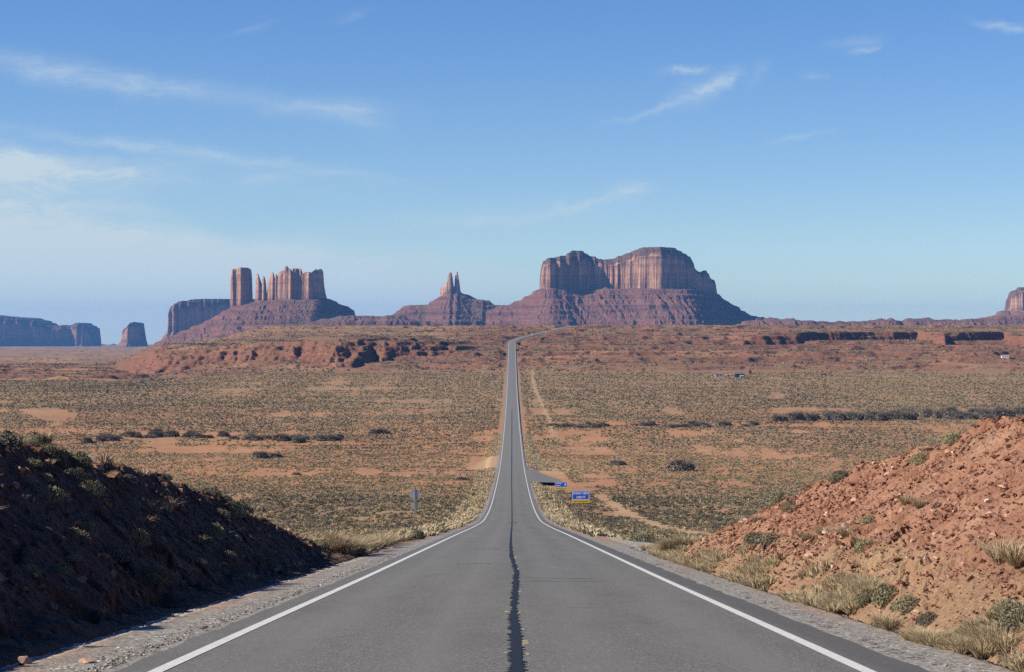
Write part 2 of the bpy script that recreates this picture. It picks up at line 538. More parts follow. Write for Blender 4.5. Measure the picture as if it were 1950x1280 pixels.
# ------------------------------------------------------------------ terrain functions
ZR = Curve([(-300, 12), (-120, 5.2), (-40, 1.2), (0, -1.64), (60, -6.34), (139, -12.52), (220, -18.87), (288, -23.9), (380, -29.2), (472, -33.1), (550, -36.0), (700, -40.2),
            (916, -43.0), (1150, -43.9), (1374, -42.8), (1700, -38.6), (2000, -30), (2300, -18.5), (2700, -6.4), (2900, 1.4), (3100, 8.0), (3300, 14.2), (3500, 16.5),
            (6000, 18), (9000, 20), (40000, 20)])
ZN = Curve([(-300, 16), (-60, 4), (0, 3.2), (20, 2.2), (30, 1.15), (40, -.5), (45, -1.6), (50, -2.3), (61, -4.0), (68, -5.5), (75.6, -7.3), (90, -9.7), (110, -12.1), (139, -14.9), (190, -17.6), (233, -20.9),
            (288, -24.9), (420, -31.6), (550, -36.8), (700, -40.9), (916, -43.7)])
XR = Curve([(-300, 0), (2640, 0), (2720, 3), (2800, 11), (2900, 27), (3100, 57), (3300, 87), (3500, 120), (3700, 160)])
PLAIN = Curve([(1300, -43.2), (1700, -40.5), (2000, -39.5), (2600, -40.5), (4000, -46), (6000, -52), (8000, -57), (12000, -66), (17000, -82), (40000, -160)])

def terrace(z, step, sharp):
    q = z / step; b = np.floor(q); f = q - b
    return (b + np.clip((f - .5) * sharp + .5, 0, 1)) * step

# plateau edge of the right-hand ledges: photo px across -> distance at which the scarp stands
EDGE_R = Curve([(1100, 2480), (1250, 2500), (1400, 2535), (1440, 2560), (1500, 2600), (1560, 2690), (1640, 2790), (1700, 2850), (1736, 2900), (1758, 2660), (1792, 2540), (1802, 2590),
                (1840, 2640), (1905, 2800), (1912, 2500), (1990, 2400), (2100, 2600), (2400, 2600)], False)
EDGE_L = Curve([(200, 2900), (300, 2500), (400, 2420), (470, 2400), (520, 2380), (560, 2330), (640, 2270), (655, 2260), (700, 2305), (760, 2370), (850, 2430), (930, 2470)], False)

ZNL = Curve([(-300, 16), (-60, 4), (0, .9), (20, -.45), (30, -1.2), (38, -1.75), (50, -2.75), (61, -4.2), (68, -5.5), (75.6, -7.2), (90, -9.7)])
def terrain(x, y, detail=True):
    """height of the open ground (also under the road)"""
    u = x / np.maximum(y + 30.0, 10.0)
    px = 975 + u * F
    zr = ZR(y)
    zfar = zr - .8
    # the far left falls to a lower plain
    fl = sstep(250, 560, px + 30 * fbm(x / 300, y / 300, 2, 5))
    zfar = zfar * fl + np.minimum(PLAIN(y), zfar) * (1 - fl)
    w = sstep(760, 916, y)
    zn = np.where((x < 0) & (y < 90), ZNL(y), ZN(y)) * (1 - w) + zfar * w
    # gentle swells
    amp = 0.12 + .55 * sstep(120, 600, y)
    zn = zn + amp * fbm(x / 38, y / 60, 3, 11) + (1.6 * sstep(300, 900, y)) * fbm(x / 190, y / 240, 3, 21)
    # the two dry washes with their cut banks
    if detail:
        yw = 905 + 30 * fbm(x / 90, x * 0, 3, 31) + np.where(x > 0, 230 - .22 * x, 0)
        zn = zn - 1.9 * np.exp(-((y - yw) / 11.0) ** 2) * sstep(14, 40, np.abs(x))
        # broken badlands beyond the flat
        bl = sstep(1880, 2120, y) * (1 - sstep(3300, 3600, y) * fl)
        nz = 5.0 * fbm(x / 210, y / 150, 4, 41) + 3.0 * ridged(x / 62 + .5 * fbm(x / 40, y / 40, 2, 52), y / 85, 4, 51)
        er = EDGE_R(px + 12 * fbm(x / 70, y / 90, 2, 61)) + 26 * fbm(x / 48, y / 200, 4, 62) - 9 * ridged(x / 19, y / 300, 3, 73)
        right = sstep(1060, 1180, px)
        eL = EDGE_L(px + 9 * fbm(x / 60, y / 80, 2, 63)) + 55 * fbm(x / 45, y / 200, 4, 64) - 30 * ridged(x / 38, y / 300, 2, 75)
        left = sstep(190, 330, px) * (1 - sstep(800, 930, px))
        zl = zn + nz * .8
        # right: a table 8 m above its foot, ended by a steep wall
        topr = np.maximum(zl, 1.2 + (y - 2500) * .0155 + 1.4 * fbm(x / 80, y / 90, 3, 65))
        footr = np.minimum(zl, -9.0 + (y - 2400) * .010 + 1.8 * fbm(x / 60, y / 60, 3, 66))
        sr = np.clip((y - er) / (16.0 + 26 * sstep(-.3, .4, fbm(x / 60, y / 200, 2, 74))), 0, 1)
        zr2 = footr + (topr - footr) * (sr * .85 + .15 * np.clip((y - er) / 60.0, 0, 1))
        wr = sstep(1380, 1450, px) * sstep(1950, 2250, y) * (1 - sstep(3250, 3500, y))
        zl = zl * (1 - wr) + zr2 * wr
        # left: the red hill, gullied slopes below a ledge
        toplv = Curve([(190, -22), (300, -17), (440, -11), (560, -7), (640, -1.5), (660, -.5), (740, -3), (800, -4), (930, -3)])(px)
        topl = toplv + 3.4 * fbm(x / 75, y / 110, 3, 67) + (y - 2400) * .006
        dd = eL - y
        gul = 6.0 * ridged(x / 21 + .4 * fbm(x / 30, y / 30, 2, 68), y / 130, 3, 69) * np.clip(dd / 50, 0, 1)
        zl2 = np.where(dd > 0, topl - 1.8 * np.clip(dd / 8, 0, 1) - .17 * dd + gul + 2.5 * fbm(x / 50, y / 60, 3, 76) * np.clip(dd / 40, 0, 1), topl)
        zl2 = np.maximum(zl2, zl - 4)
        wl = left * sstep(1900, 2000, y) * (1 - sstep(3100, 3400, y))
        zl = zl * (1 - wl) + zl2 * wl
        tz = terrace(zl + .6 * fbm(x / 25, y / 25, 2, 71), 5.2, 4.5)
        zl = zl + (tz - zl) * (.78 - .4 * left)
        zl = zl + .45 * fbm(x / 14, y / 18, 3, 72)
        zn = zn * (1 - bl) + zl * bl
    # road bench: cut where the ground is higher, fill where it is lower
    ax = np.abs(x - XR(y))
    far = sstep(300, 1500, y)
    t = np.maximum(ax - (np.where(x < 0, 6.2, 5.4) + 3.0 * far), 0)
    cut = np.where(x > 0, .68, .74) * (1 - sstep(1000, 2000, y)) + .55 * sstep(1000, 2000, y)
    off = .05 + .35 * far
    return np.clip(zn, zr - off - .33 * t, zr - off + cut * t)

def ground_rows():
    ys = [-50.0]
    while ys[-1] < 60: ys.append(ys[-1] + max(.35, .005 * (ys[-1] + 60)))
    while ys[-1] < 1850: ys.append(ys[-1] + max(.4, .0052 * ys[-1]))
    while ys[-1] < 3350: ys.append(ys[-1] + 4.0)
    while ys[-1] < 30000: ys.append(ys[-1] * 1.012)
    return np.array(ys)

ys = ground_rows()
us = np.concatenate([np.linspace(-1.3, -.315, 70), np.linspace(-.31, .31, 1040), np.linspace(.315, 1.3, 70)])
Y, U = np.meshgrid(ys, us, indexing='ij')
X = U * (60 + Y)
Z = terrain(X, Y)
PXG = 975 + X / np.maximum(Y, 10) * F
BANK = (Y > -15) & (Y < 96) & (np.abs(X) > 5.2) & (np.abs(X) < 27)
Zg = np.where(BANK, Z - .6, Z)
red = sstep(1780, 2150, Y + 130 * fbm(X / 150, Y / 200, 3, 81)) * (1 - .85 * sstep(0, .4, fbm(X / 120, Y / 160, 3, 82) + .25 * sstep(2900, 3200, Y)))
gy, gx = np.gradient(Z, ys, axis=0), np.gradient(Z, axis=1) / np.maximum(np.gradient(X, axis=1), 1e-6)
steep = np.sqrt(gx ** 2 + gy ** 2)
red = np.clip(red + sstep(.14, .4, steep) * sstep(1800, 2000, Y), 0, 1)
band = fbm(X / 420, Y / 95, 3, 86)
veg = .50 + .25 * sstep(230, 300, Y) * (1 - sstep(430, 520, Y)) - .30 * sstep(500, 600, Y) * (1 - sstep(1000, 1250, Y)) + .50 * band * sstep(450, 600, Y) * (1 - sstep(1400, 1700, Y)) + .40 * sstep(1150, 1450, Y) * (1 - sstep(1880, 2050, Y)) + .25 * sstep(2750, 3000, Y)
veg = veg + .40 * fbm(X / 60, Y / 130, 4, 83) + .25 * fbm(X / 14, Y / 30, 3, 85)
veg = np.clip(veg * (1 - sstep(.2, .4, steep) * sstep(1800, 2000, Y)), 0, 1)
axr = np.abs(X - XR(Y))
# the old dirt track beside the road on the right, a cleared strip on the left, and the pale pull-off on the left
trk = np.exp(-((X - 19.5 - 0.8 * np.sin(Y / 90)) / (1.7 + .0015 * Y)) ** 2) * sstep(190, 230, Y) * (1 - sstep(420, 520, Y)) * (.62 + .25 * fbm(X / 2.5, Y / 14, 3, 87))
trk = np.maximum(trk, np.exp(-((X - 18.5 - 1.2 * np.sin(Y / 160)) / 2.0) ** 2) * sstep(900, 1000, Y) * (1 - sstep(1900, 2100, Y)) * (.55 + .3 * fbm(X / 3, Y / 30, 3, 88)))
trk = np.maximum(trk, np.exp(-((X + 26) / 1.6) ** 2) * sstep(800, 1000, Y) * (1 - sstep(1900, 2100, Y)) * .45)
trk = np.maximum(trk, .85 * sstep(640, 665, Y) * (1 - sstep(740, 790, Y)) * sstep(-17 + (Y - 640) * .06, -10 + (Y - 640) * .02, X) * (X < 0))
trk = np.maximum(trk, .75 * np.exp(-((X - 11) / 7) ** 2) * sstep(610, 640, Y) * (1 - sstep(720, 760, Y)))
grv = (1 - sstep(4.5, 5.4 + .9 * (Y < 110), axr + .5 * fbm(X / 3, Y / 8, 2, 84))) * (1 - .4 * sstep(400, 900, Y))
mesh_g = mesh_np("ground", np.stack([X, Y, Zg], -1).reshape(-1, 3), grid_faces(len(ys), len(us)), M_GROUND, True,
                 {"veg": veg, "red": red, "track": np.clip(trk, 0, 1), "gravel": grv})
tag(mesh_g, kind="structure")

def tz1(x, y):
    return float(terrain(np.array([float(x)]), np.array([float(y)]))[0])

# ------------------------------------------------------------------ road
def strip(name, y0, y1, x0f, x1f, ncol, lift, mat, ystep=None, attrsf=None, zf=None):
    r = [y0]
    while r[-1] < y1: r.append(min(y1, r[-1] + (ystep(r[-1]) if ystep else max(.8, r[-1] * .006))))
    r = np.array(r)
    xa = x0f(r); xb = x1f(r)
    t = np.linspace(0, 1, ncol)
    XX = xa[:, None] + (xb - xa)[:, None] * t[None, :]
    YY = np.repeat(r[:, None], ncol, 1)
    ZZ = ZR(YY) + lift(YY) - .012 * np.minimum(np.abs(XX), 3.6)
    if zf is not None: ZZ = zf(XX, YY, ZZ, t[None, :] + 0 * XX)
    XW = XX + XR(YY)
    return mesh_np(name, np.stack([XW, YY, ZZ], -1).reshape(-1, 3), grid_faces(len(r), ncol), mat, True, attrsf(XX, YY) if attrsf else None)

lift0 = lambda y: .0 + .10 * sstep(300, 1500, y)
def road_attrs(x, y):
    seal = sstep(3.72, 3.80, x) * (1 - sstep(150, 400, y))
    wear = .5 * (np.exp(-((np.abs(np.abs(x) - 1.8) - .85) / .35) ** 2)) * (1 - .5 * sstep(100, 400, y))
    return {"seal": seal, "wear": wear + .7 * sstep(150, 900, y)}
rd = strip("road", -40, 3650, lambda y: -4.05 + .10 * fbm(y / 3, y * 0, 3, 91) - .0 * y, lambda y: 4.22 + .10 * fbm(y / 2.2, y * 0 + 5, 3, 92), 25, lift0, M_ASPHALT, None, road_attrs)
tag(rd, kind="structure")
lift1 = lambda y: .006 + .135 * sstep(200, 1500, y)
for s in (-1, 1):
    w = .078
    o = strip("edge_line", -40, 3300, (lambda y, s=s: s * 3.6 - w - .008 * fbm(y / .8, y * 0, 2, 93) - .05 * sstep(300, 1500, y)), (lambda y, s=s: s * 3.6 + w + .008 * fbm(y / .8, y * 0 + 3, 2, 94) + .05 * sstep(300, 1500, y)), 2, lift1, M_WHITE)
    o.name = "road_marking"
    tag(o, kind="structure")
# sealed crack along the middle, ragged, with remains of the old yellow line
CRK = Curve([(-40, .05), (22, .05), (28, .045), (33.6, .02), (38, .04), (45, .07), (55, .11), (62, .08), (70, .02), (80, -.03), (110, -.06), (139, -.06), (200, -.02), (300, .0), (600, -.1), (3000, -.1)])
yy = [2.0]
while yy[-1] < 1300: yy.append(yy[-1] + max(.06, .0035 * yy[-1]) * random.uniform(.6, 1.5))
yy = np.array(yy)
wid = np.interp(yy, [15, 23, 27, 31, 33, 36, 40, 48, 58, 75, 139, 300, 1300], [.075, .07, .068, .062, .05, .028, .055, .065, .055, .05, .065, .09, .17])
jl = np.where(rng.random(len(yy)) < .5, rng.random(len(yy)) * .07, 0) * (1 - sstep(60, 140, yy)); jr = np.where(rng.random(len(yy)) < .5, rng.random(len(yy)) * .07, 0) * (1 - sstep(60, 140, yy))
cx = CRK(yy) + .012 * fbm(yy / 1.5, yy * 0, 3, 95)
zz = ZR(yy) + lift0(yy) + .005 + .03 * sstep(200, 1000, yy)
vv = np.stack([np.stack([cx - wid * .8 - jl, yy, zz], -1), np.stack([cx + wid * .8 + jr, yy, zz], -1)], 1).reshape(-1, 3)
fs = [grid_faces(len(yy), 2)]
nv = len(vv); ev = []; ef = []
for (a, b, yq, wq) in [(.25, 2.0, 52.3, .05), (.3, 2.2, 50.4, .035), (.25, 1.2, 49.6, .03), (-.35, -.10, 38.4, .015), (.15, .32, 36.9, .02), (.9, 1.35, 36.3, .018), (-1.7, -.6, 66, .06), (-1.5, -.4, 90, .08), (-.5, .6, 250, .4), (-.6, .5, 700, 1.5), (-.6, .5, 735, 1.5)]:
    n = 14
    for k in range(n + 1):
        xq = a + (b - a) * k / n
        yk = yq + .25 * math.sin(xq * 2.3 + yq) * wq * 2
        zq = float(ZR(yk)) + float(lift0(np.array(yk))) + .005 - .012 * abs(xq) + (.03 if yq > 200 else 0)
        hw = wq * random.uniform(.25, .6)
        hw *= 1 if 0 < k < n else .2
        ev += [(xq, yk - hw, zq), (xq, yk + hw, zq)]
    s0 = nv + len(ev) - 2 * (n + 1)
    ef += [(s0 + 2 * k, s0 + 2 * k + 2, s0 + 2 * k + 3, s0 + 2 * k + 1) for k in range(n)]
crk = mesh_np("road_crack", np.concatenate([vv, np.array(ev)]), np.concatenate([fs[0], np.array(ef)]), M_TAR)
tag(crk, kind="structure")
pv = []; pf = []
for (x0, yq, ln, wd) in [(.165, 24.4, .6, .035), (.165, 26.6, 1.3, .04), (-.07, 24.6, .5, .02), (-.07, 34.6, .9, .055), (.12, 34.6, .8, .025), (.15, 43.5, 1.4, .035), (.0, 43.6, 1.0, .018), (.15, 51, 1.6, .03),
                         (.16, 60, 2, .04), (.13, 66, 2.4, .05), (.12, 74, 3, .05), (.15, 29.5, .8, .02)]:
    n = 9
    cs = []
    for k in range(n):
        a = k / n * 2 * math.pi
        rr = random.uniform(.65, 1.15)
        px_, py_ = x0 + wd * rr * math.copysign(abs(math.cos(a)) ** .6, math.cos(a)), yq + ln * .5 * rr * math.copysign(abs(math.sin(a)) ** .6, math.sin(a))
        cs.append((px_, py_, float(ZR(py_)) + .0035 - .012 * abs(px_)))
    s0 = len(pv); pv.append((x0, yq, float(ZR(yq)) + .0035 - .012 * abs(x0))); pv += cs
    pf += [(s0, s0 + 1 + k, s0 + 1 + (k + 1) % n) for k in range(n)]
yl = mesh_np("centre_road_marking", np.array(pv), np.array(pf), M_YELLOW)
tag(yl, kind="structure")
# gravel shoulders
def sh_z(side):
    def f(X_, Y_, Z_, t):
        n = .035 * fbm(X_ * 3.1, Y_ * 1.9, 3, 97) + .02 * fbm(X_ * 9, Y_ * 7, 2, 98)
        drop = .02 + .035 * (np.abs(X_) - 3.9) + .35 * sstep(.72, 1.0, t if side > 0 else 1 - t)
        return ZR(Y_) - .045 - drop + n + .03 * sstep(0, .3, (t if side > 0 else 1 - t))
    return f
lw = Curve([(-40, 6.2), (30, 6.2), (60, 6.3), (76, 6.4), (100, 6.0), (140, 5.4), (200, 5.0), (420, 4.8)])
rw = Curve([(-40, 5.7), (30, 5.5), (60, 5.5), (80, 5.6), (92, 6.2), (102, 8.2), (125, 8.4), (145, 5.4), (200, 5.0), (420, 4.8)])
stp = lambda y: max(.14, .004 * y)
sh1 = strip("gravel_path", -20, 420, lambda y: -lw(y) + .25 * fbm(y / 2.5, y * 0, 3, 99), lambda y: -3.95 + 0 * y, 26, lift0, M_GRAVEL, stp, lambda x, y: {"dark": .5 * sstep(-4.5, -4.1, x)}, sh_z(-1))
sh2 = strip("gravel_path", -20, 420, lambda y: 4.1 + 0 * y, lambda y: rw(y) + .25 * fbm(y / 2.5, y * 0, 3, 100), 26, lift0, M_GRAVEL, stp, lambda x, y: {"dark": 1 - sstep(4.4, 5.0, x + .3 * fbm(x * 2, y * 1.5, 2, 101))}, sh_z(1))
for o in (sh1, sh2):
    tag(o, kind="structure")
# paved turnout on the right
sv = []
for k in range(14):
    y0 = 536 + k * 8.5
    wq = np.interp(y0, [536, 540, 560, 600, 630, 650], [4.6, 12.0, 12.6, 9.5, 7.0, 4.6])
    for j in range(6):
        xq = 4.2 + (wq - 4.2) * j / 5
        sv.append((xq, y0, max(float(ZR(y0)) + .02 + float(lift0(np.array(y0))) - .05 * (xq - 4.2), tz1(xq, y0) + .12)))
so = mesh_np("side_road", np.array(sv), grid_faces(14, 6), M_ASPHALT, True, {"wear": np.ones(len(sv)) * .7, "seal": np.zeros(len(sv))})
tag(so, kind="structure")

# ------------------------------------------------------------------ the two road-cut banks
def bank(side, mat):
    rows = [-14.0]
    while rows[-1] < 95: rows.append(rows[-1] + (.09 if 18 < rows[-1] < 80 else .16))
    rows = np.array(rows)
    s = np.concatenate([np.arange(5.05, 13.0, .06), np.linspace(13.0, 27.0, 60)])
    Yb, S = np.meshgrid(rows, s, indexing='ij')
    Xb = side * S
    Zb = terrain(Xb, Yb, False)
    up = sstep(5.35, 6.2, S + .4 * fbm(Xb / 2, Yb / 3, 3, 111)) * (1 - sstep(80, 94, Yb)) * (1 - sstep(20, 27, S))
    ca, sa = math.cos(.55), math.sin(.55)
    # coordinates in the slope (a up the slope, b along it), beds dip across
    A = S * 1.2; B = Yb * .75
    a2 = A * ca + B * sa; b2 = -A * sa + B * ca
    wob = .25 * fbm(A * 1.3, B * 1.3, 3, 112)
    d = np.zeros(Xb.shape)
    for (sc, hgt, tilt, sd) in ((.42, .22, .20, 113), (1.1, .15, .18, 114), (2.8, .07, .11, 115), (7.0, .035, .06, 116)):
        ra, rb, rc, ox, oy, ed = worley(a2 * sc + wob, b2 * sc * 1.25 + wob, sd)
        d = d + hgt * (ra - .5) + tilt / sc * ((rb - .5) * ox + (rc - .5) * oy) * 1.1
        d = d - hgt * .35 * (1 - sstep(0, .10, ed))
    d = d + .35 * fbm(Xb / 3.0, Yb / 4.5, 3, 117)
    rubble = sstep(-.05, .35, fbm(Xb / 2.4, Yb / 3.4, 3, 118))
    fine = worley(A * 7.5 + 2 * wob, B * 7.5, 119)
    dust = sstep(.05, .35, fbm(Xb / 1.7, Yb / 3.2, 3, 125))
    k = .72 * (1 - .6 * dust) if side > 0 else .85
    disp = k * d * (1 - .55 * rubble) + .09 * rubble * (fine[0] - .3) * (1 - 2 * np.hypot(fine[3], fine[4]) ** 2)
    crest = 1 - .6 * (1 - sstep(0, 1.0, (ZN(Yb) + .3) - Zb + .8))
    Zd = Zb + (.08 + disp) * up * np.clip(crest, .3, 1) + .06 * fbm(Xb * 2, Yb * 2, 3, 120)
    edge = np.maximum(1 - sstep(5.05, 5.5, S), np.maximum(sstep(85, 95, Yb), sstep(24, 27, S)))
    Zd = Zd - 1.1 * edge
    vg = np.clip((1 - sstep(6.0, 7.2, S + .7 * fbm(Xb, Yb / 2, 2, 121))) * .8 + .7 * sstep(.22, .4, fbm(Xb / 1.8, Yb / 2.6, 3, 122)), 0, 1)
    o = mesh_np("roadside_hill", np.stack([Xb, Yb, Zd], -1).reshape(-1, 3), grid_faces(len(rows), len(s)) if side < 0 else grid_faces(len(rows), len(s)), mat, False, {"veg": vg})
    tag(o, kind="structure")
    return rows, s, Zd, up

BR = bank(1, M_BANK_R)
BL = bank(-1, M_BANK_L_SHADED)
def bank_z(x, y):
    """height of the finished surface near the road"""
    x = np.atleast_1d(np.asarray(x, float)); y = np.atleast_1d(np.asarray(y, float))
    out = terrain(x, y)
    for side, (rows, s, Zd, up) in ((1, BR), (-1, BL)):
        S = side * x
        m = (S > 5.5) & (S < 24) & (y > -13) & (y < 85)
        if m.any():
            i = np.clip(np.searchsorted(rows, y[m]), 0, len(rows) - 1); j = np.clip(np.searchsorted(s, S[m]), 0, len(s) - 1)
            out[m] = Zd[i, j]
    return out

# ------------------------------------------------------------------ buttes and mesas
def wall_butte(name, label, cat, D, talus, cliffs, slope=.60, zbase=10.0, res=2.2, back=160.0, mats=None, seed=0, gully=1.0, talus_name="talus_slope", as_hill=False, tfront=None):
    sc = D / 9000.0
    k = D / F
    px0, px1 = talus[0][0], talus[-1][0]
    SX = Curve(talus, True)
    xs = np.arange((px0 - 975) * k, (px1 - 975) * k, res * sc)
    offs = [o for c in cliffs for (_, o) in c["front"]] + [o for (_, o) in (tfront or [])] or [0.0]
    of0, of1 = min(offs), max(offs)
    zs_max = (640 - min(p[1] for p in talus)) * k
    front = (zs_max - zbase) / slope + 30 * sc - of0
    rows = []
    y = -front
    while y < of1 + back:
        rows.append(y)
        y += res * sc * (1.0 if of0 - 25 < y < of1 + 60 else 2.6)
    rows = np.array(rows)
    YL, XX = np.meshgrid(rows, xs, indexing='ij')
    PX = 975 + XX / k
    PXj = PX + .9 * fbm(XX / (22 * sc), YL / (22 * sc), 2, seed + 5)
    S = (640 - SX(PX)) * k
    frontc = np.zeros(xs.shape)
    allf = tfront or sorted([p for c in cliffs for p in c["front"]])
    if allf:
        frontc = Curve(allf, bool(tfront))(975 + xs / k) + (12 * sc * fbm(xs / (70 * sc), xs * 0, 3, seed + 30) if tfront else 0)
    if as_hill:
        frontc = frontc + 60 * sc * fbm(xs / (160 * sc), xs * 0, 3, seed + 6)
    FR = frontc[None, :] + 0 * YL
    # soften the plan for the talus
    d_f = np.maximum(FR - 4 * sc - YL, 0)
    d_b = np.maximum(YL - (of1 + 30), 0)
    wig = ridged((XX + .25 * YL + 30 * sc * fbm(XX / (75 * sc), YL / (75 * sc), 3, seed + 7)) / (52 * sc), YL / (260 * sc), 3, seed + 8)
    wig2 = ridged((XX - .15 * YL) / (17 * sc), YL / (110 * sc), 2, seed + 9)
    g = np.clip(d_f / (60 * sc), .0, 1)
    cone = np.exp(-d_f / (30 * sc)) * 9 * sc * np.maximum(fbm(XX / (40 * sc), XX * 0, 3, seed + 20), -.2)
    tal = S - slope * d_f * (1 - .12 * np.clip(d_f / (250 * sc), 0, 1)) - slope * .8 * d_b + gully * sc * g * (9 * wig * (.5 + .8 * np.clip(.5 + fbm(XX / (150 * sc), YL / (150 * sc), 2, seed + 21), 0, 1.2)) + 3.5 * wig2 * np.clip(.3 + 1.2 * fbm(XX / (120 * sc), YL / (90 * sc), 2, seed + 32), 0, 1.2)) + cone + 5 * sc * g * fbm(XX / (45 * sc), YL / (45 * sc), 3, seed + 33)
    tal = tal + 2.0 * sc * fbm(XX / (12 * sc), YL / (12 * sc), 3, seed + 10)
    tt = terrace(tal + 5 * sc * fbm(XX / (130 * sc), YL / (130 * sc), 2, seed + 11), 21 * sc, 2.6)
    tal = tal + (tt - tal) * .75 * np.clip(.4 + fbm(XX / (180 * sc), YL / (180 * sc), 2, seed + 12), 0, 1)
    Z = tal.copy()
    owner = np.full(YL.shape, -1)
    bed = np.zeros(YL.shape)
    for ci, c in enumerate(cliffs):
        T = (640 - Curve(c["top"], False)(PXj)) * k
        Tt = terrace(T + 3 * sc * fbm(XX / (40 * sc), YL / (40 * sc), 2, seed + 31), 11 * sc, 3.0)
        T = T + (Tt - T) * .6 * c.get("cap", 1)
        T = T + 2.0 * sc * fbm(XX / (9 * sc), YL / (9 * sc), 3, seed + 13 + ci)
        Fc = Curve(c["front"], False)(PX)
        ribs = c.get("rib", 1.0) * sc * (17 * ridged((XX + 26 * sc * fbm(XX / (70 * sc), XX * 0, 3, seed + 22)) / (46 * sc), YL / (400 * sc), 3, seed + 14) * (.35 + np.clip(.5 + fbm(XX / (110 * sc), XX * 0, 2, seed + 23), 0, 1)) + 9.0 * np.maximum(fbm(XX / (15 * sc), YL / (300 * sc), 3, seed + 15), -.15) * (.4 + np.clip(.5 + fbm(XX / (90 * sc), XX * 0, 2, seed + 24), 0, 1)))
        cen = [p[0] for p in c["top"]]
        inside = (PX > cen[0] - 1) & (PX < cen[-1] + 1)
        t = YL - (Fc - ribs)
        tb = (Fc + c.get("thick", 120) * sc) - YL + 6 * sc * fbm(XX / (20 * sc), YL / (20 * sc), 2, seed + 16)
        tm = np.minimum(t, tb * 1.0)
        prof = np.interp(tm / sc, *zip(*c.get("prof", [(0, 0), (7, .80), (15, .84), (24, .92), (30, .93), (46, 1.0)])))
        bot = np.minimum(S, tal) - 2
        zc = bot + (T - bot) * prof
        m = inside & (tm > 0) & (zc > tal) & (T > S - 4 * sc)
        Z = np.where(m, zc, Z)
        near = inside & (tm > -1.5 * res * sc) & (T > S - 3 * sc)
        owner = np.where(near, ci, owner)
        fr = (Z - bot) / np.maximum(T - bot, 1)
        bd = (1 - sstep(.10, .24, fr + .06 * fbm(XX / (30 * sc), YL / (30 * sc), 2, seed + 17))) + c.get("cap", 1) * sstep(.765, .80, fr + .20 * fbm(XX / (34 * sc), YL / (34 * sc), 3, seed + 18))
        bed = np.where(m, np.clip(bd, 0, 1), bed)
    V = np.stack([XX, YL + D, Z], -1).reshape(-1, 3)
    Fq = grid_faces(len(rows), len(xs))
    fo = owner.reshape(-1)[Fq].max(1)
    bedf = bed.reshape(-1)
    if as_hill:
        o = mesh_np(name, V, Fq, mats[1], False)
        return tag(o, kind="structure")
    bx = float(np.mean(V[:, 0]))
    root = thing(name, label, cat, (bx, D, zbase))
    def sub(nm, sel, mat):
        ids, inv = np.unique(sel.ravel(), return_inverse=True)
        o = mesh_np(nm, V[ids] - np.array([bx, D, zbase]), inv.reshape(-1, 4), mat, False, {"bed": bedf[ids]}, root)
        return o
    sub(talus_name, Fq[fo < 0], mats[1])
    for ci, c in enumerate(cliffs):
        if (fo == ci).any():
            sub(c["name"], Fq[fo == ci], mats[0])
    return root

CL = mat_cliff("butte_cliff", (.38, .215, .142), (.165, .08, .058), (.54, .345, .235), 1.0)
TL = mat_talus("butte_talus", (.165, .075, .056), (.085, .04, .034), (.165, .14, .095), 1.0)
CF = mat_cliff("far_mesa_cliff", (.34, .19, .13), (.19, .095, .07), (.45, .29, .21), 1.5)
TF = mat_talus("far_mesa_talus", (.22, .10, .07), (.14, .06, .05), (.19, .15, .10), 1.5)
SPIRE = [(0, 0), (5, .70), (9, .86), (14, 1.0)]

wall_butte("mesa", "big broad red mesa with two rounded tops rising above the far end of the road", "mesa", 9000,
    [(925, 596), (950, 584), (975, 578), (1000, 567), (1018, 556), (1030, 550), (1060, 551), (1100, 553), (1165, 549), (1255, 551), (1300, 553), (1376, 559), (1385, 566), (1405, 577), (1430, 590), (1450, 600), (1480, 606), (1520, 611), (1580, 616)],
    [dict(name="cliff", top=[(1028.5, 553), (1030, 525), (1032, 506), (1035, 497), (1042, 493), (1060, 489), (1075, 487), (1088, 478), (1095, 476), (1110, 477), (1120, 483), (1135, 487), (1140, 490), (1150, 493), (1165, 493), (1180, 487), (1200, 481), (1215, 474), (1225, 472), (1255, 472),
        (1280, 471), (1290, 473), (1300, 477), (1310, 482), (1320, 487), (1326, 497), (1328, 507), (1335, 514), (1345, 515), (1352, 512), (1358, 516), (1363, 527), (1368, 530), (1370, 529), (1372, 532), (1374, 545), (1376.5, 561)],
        front=[(1028, 40), (1036, -20), (1047, -76), (1059, -26), (1066, -52), (1078, -14), (1084, -24), (1098, 16), (1104, 8), (1128, 62), (1134, 50), (1150, 56), (1158, 40), (1166, 40), (1176, 14), (1186, 12), (1198, -22), (1206, -22), (1222, -62), (1232, -66), (1242, -90), (1246, -90), (1256, -116), (1263, -76), (1300, 30), (1330, 110), (1377, 220)],
        thick=240, rib=1.0, prof=[(0, 0), (2.5, .45), (5, .76), (16, .81), (20, .87), (36, .89), (42, .94), (70, .96), (76, 1.0)])],
    slope=.60, zbase=15, res=2.2, back=260, mats=(CL, TL), seed=200, gully=1.7,
    tfront=[(960, 40), (1000, 0), (1028, -40), (1050, -85), (1075, -60), (1110, -10), (1150, -20), (1200, -60), (1250, -130), (1300, -125), (1330, -60), (1350, 30), (1377, 170), (1450, 330)])
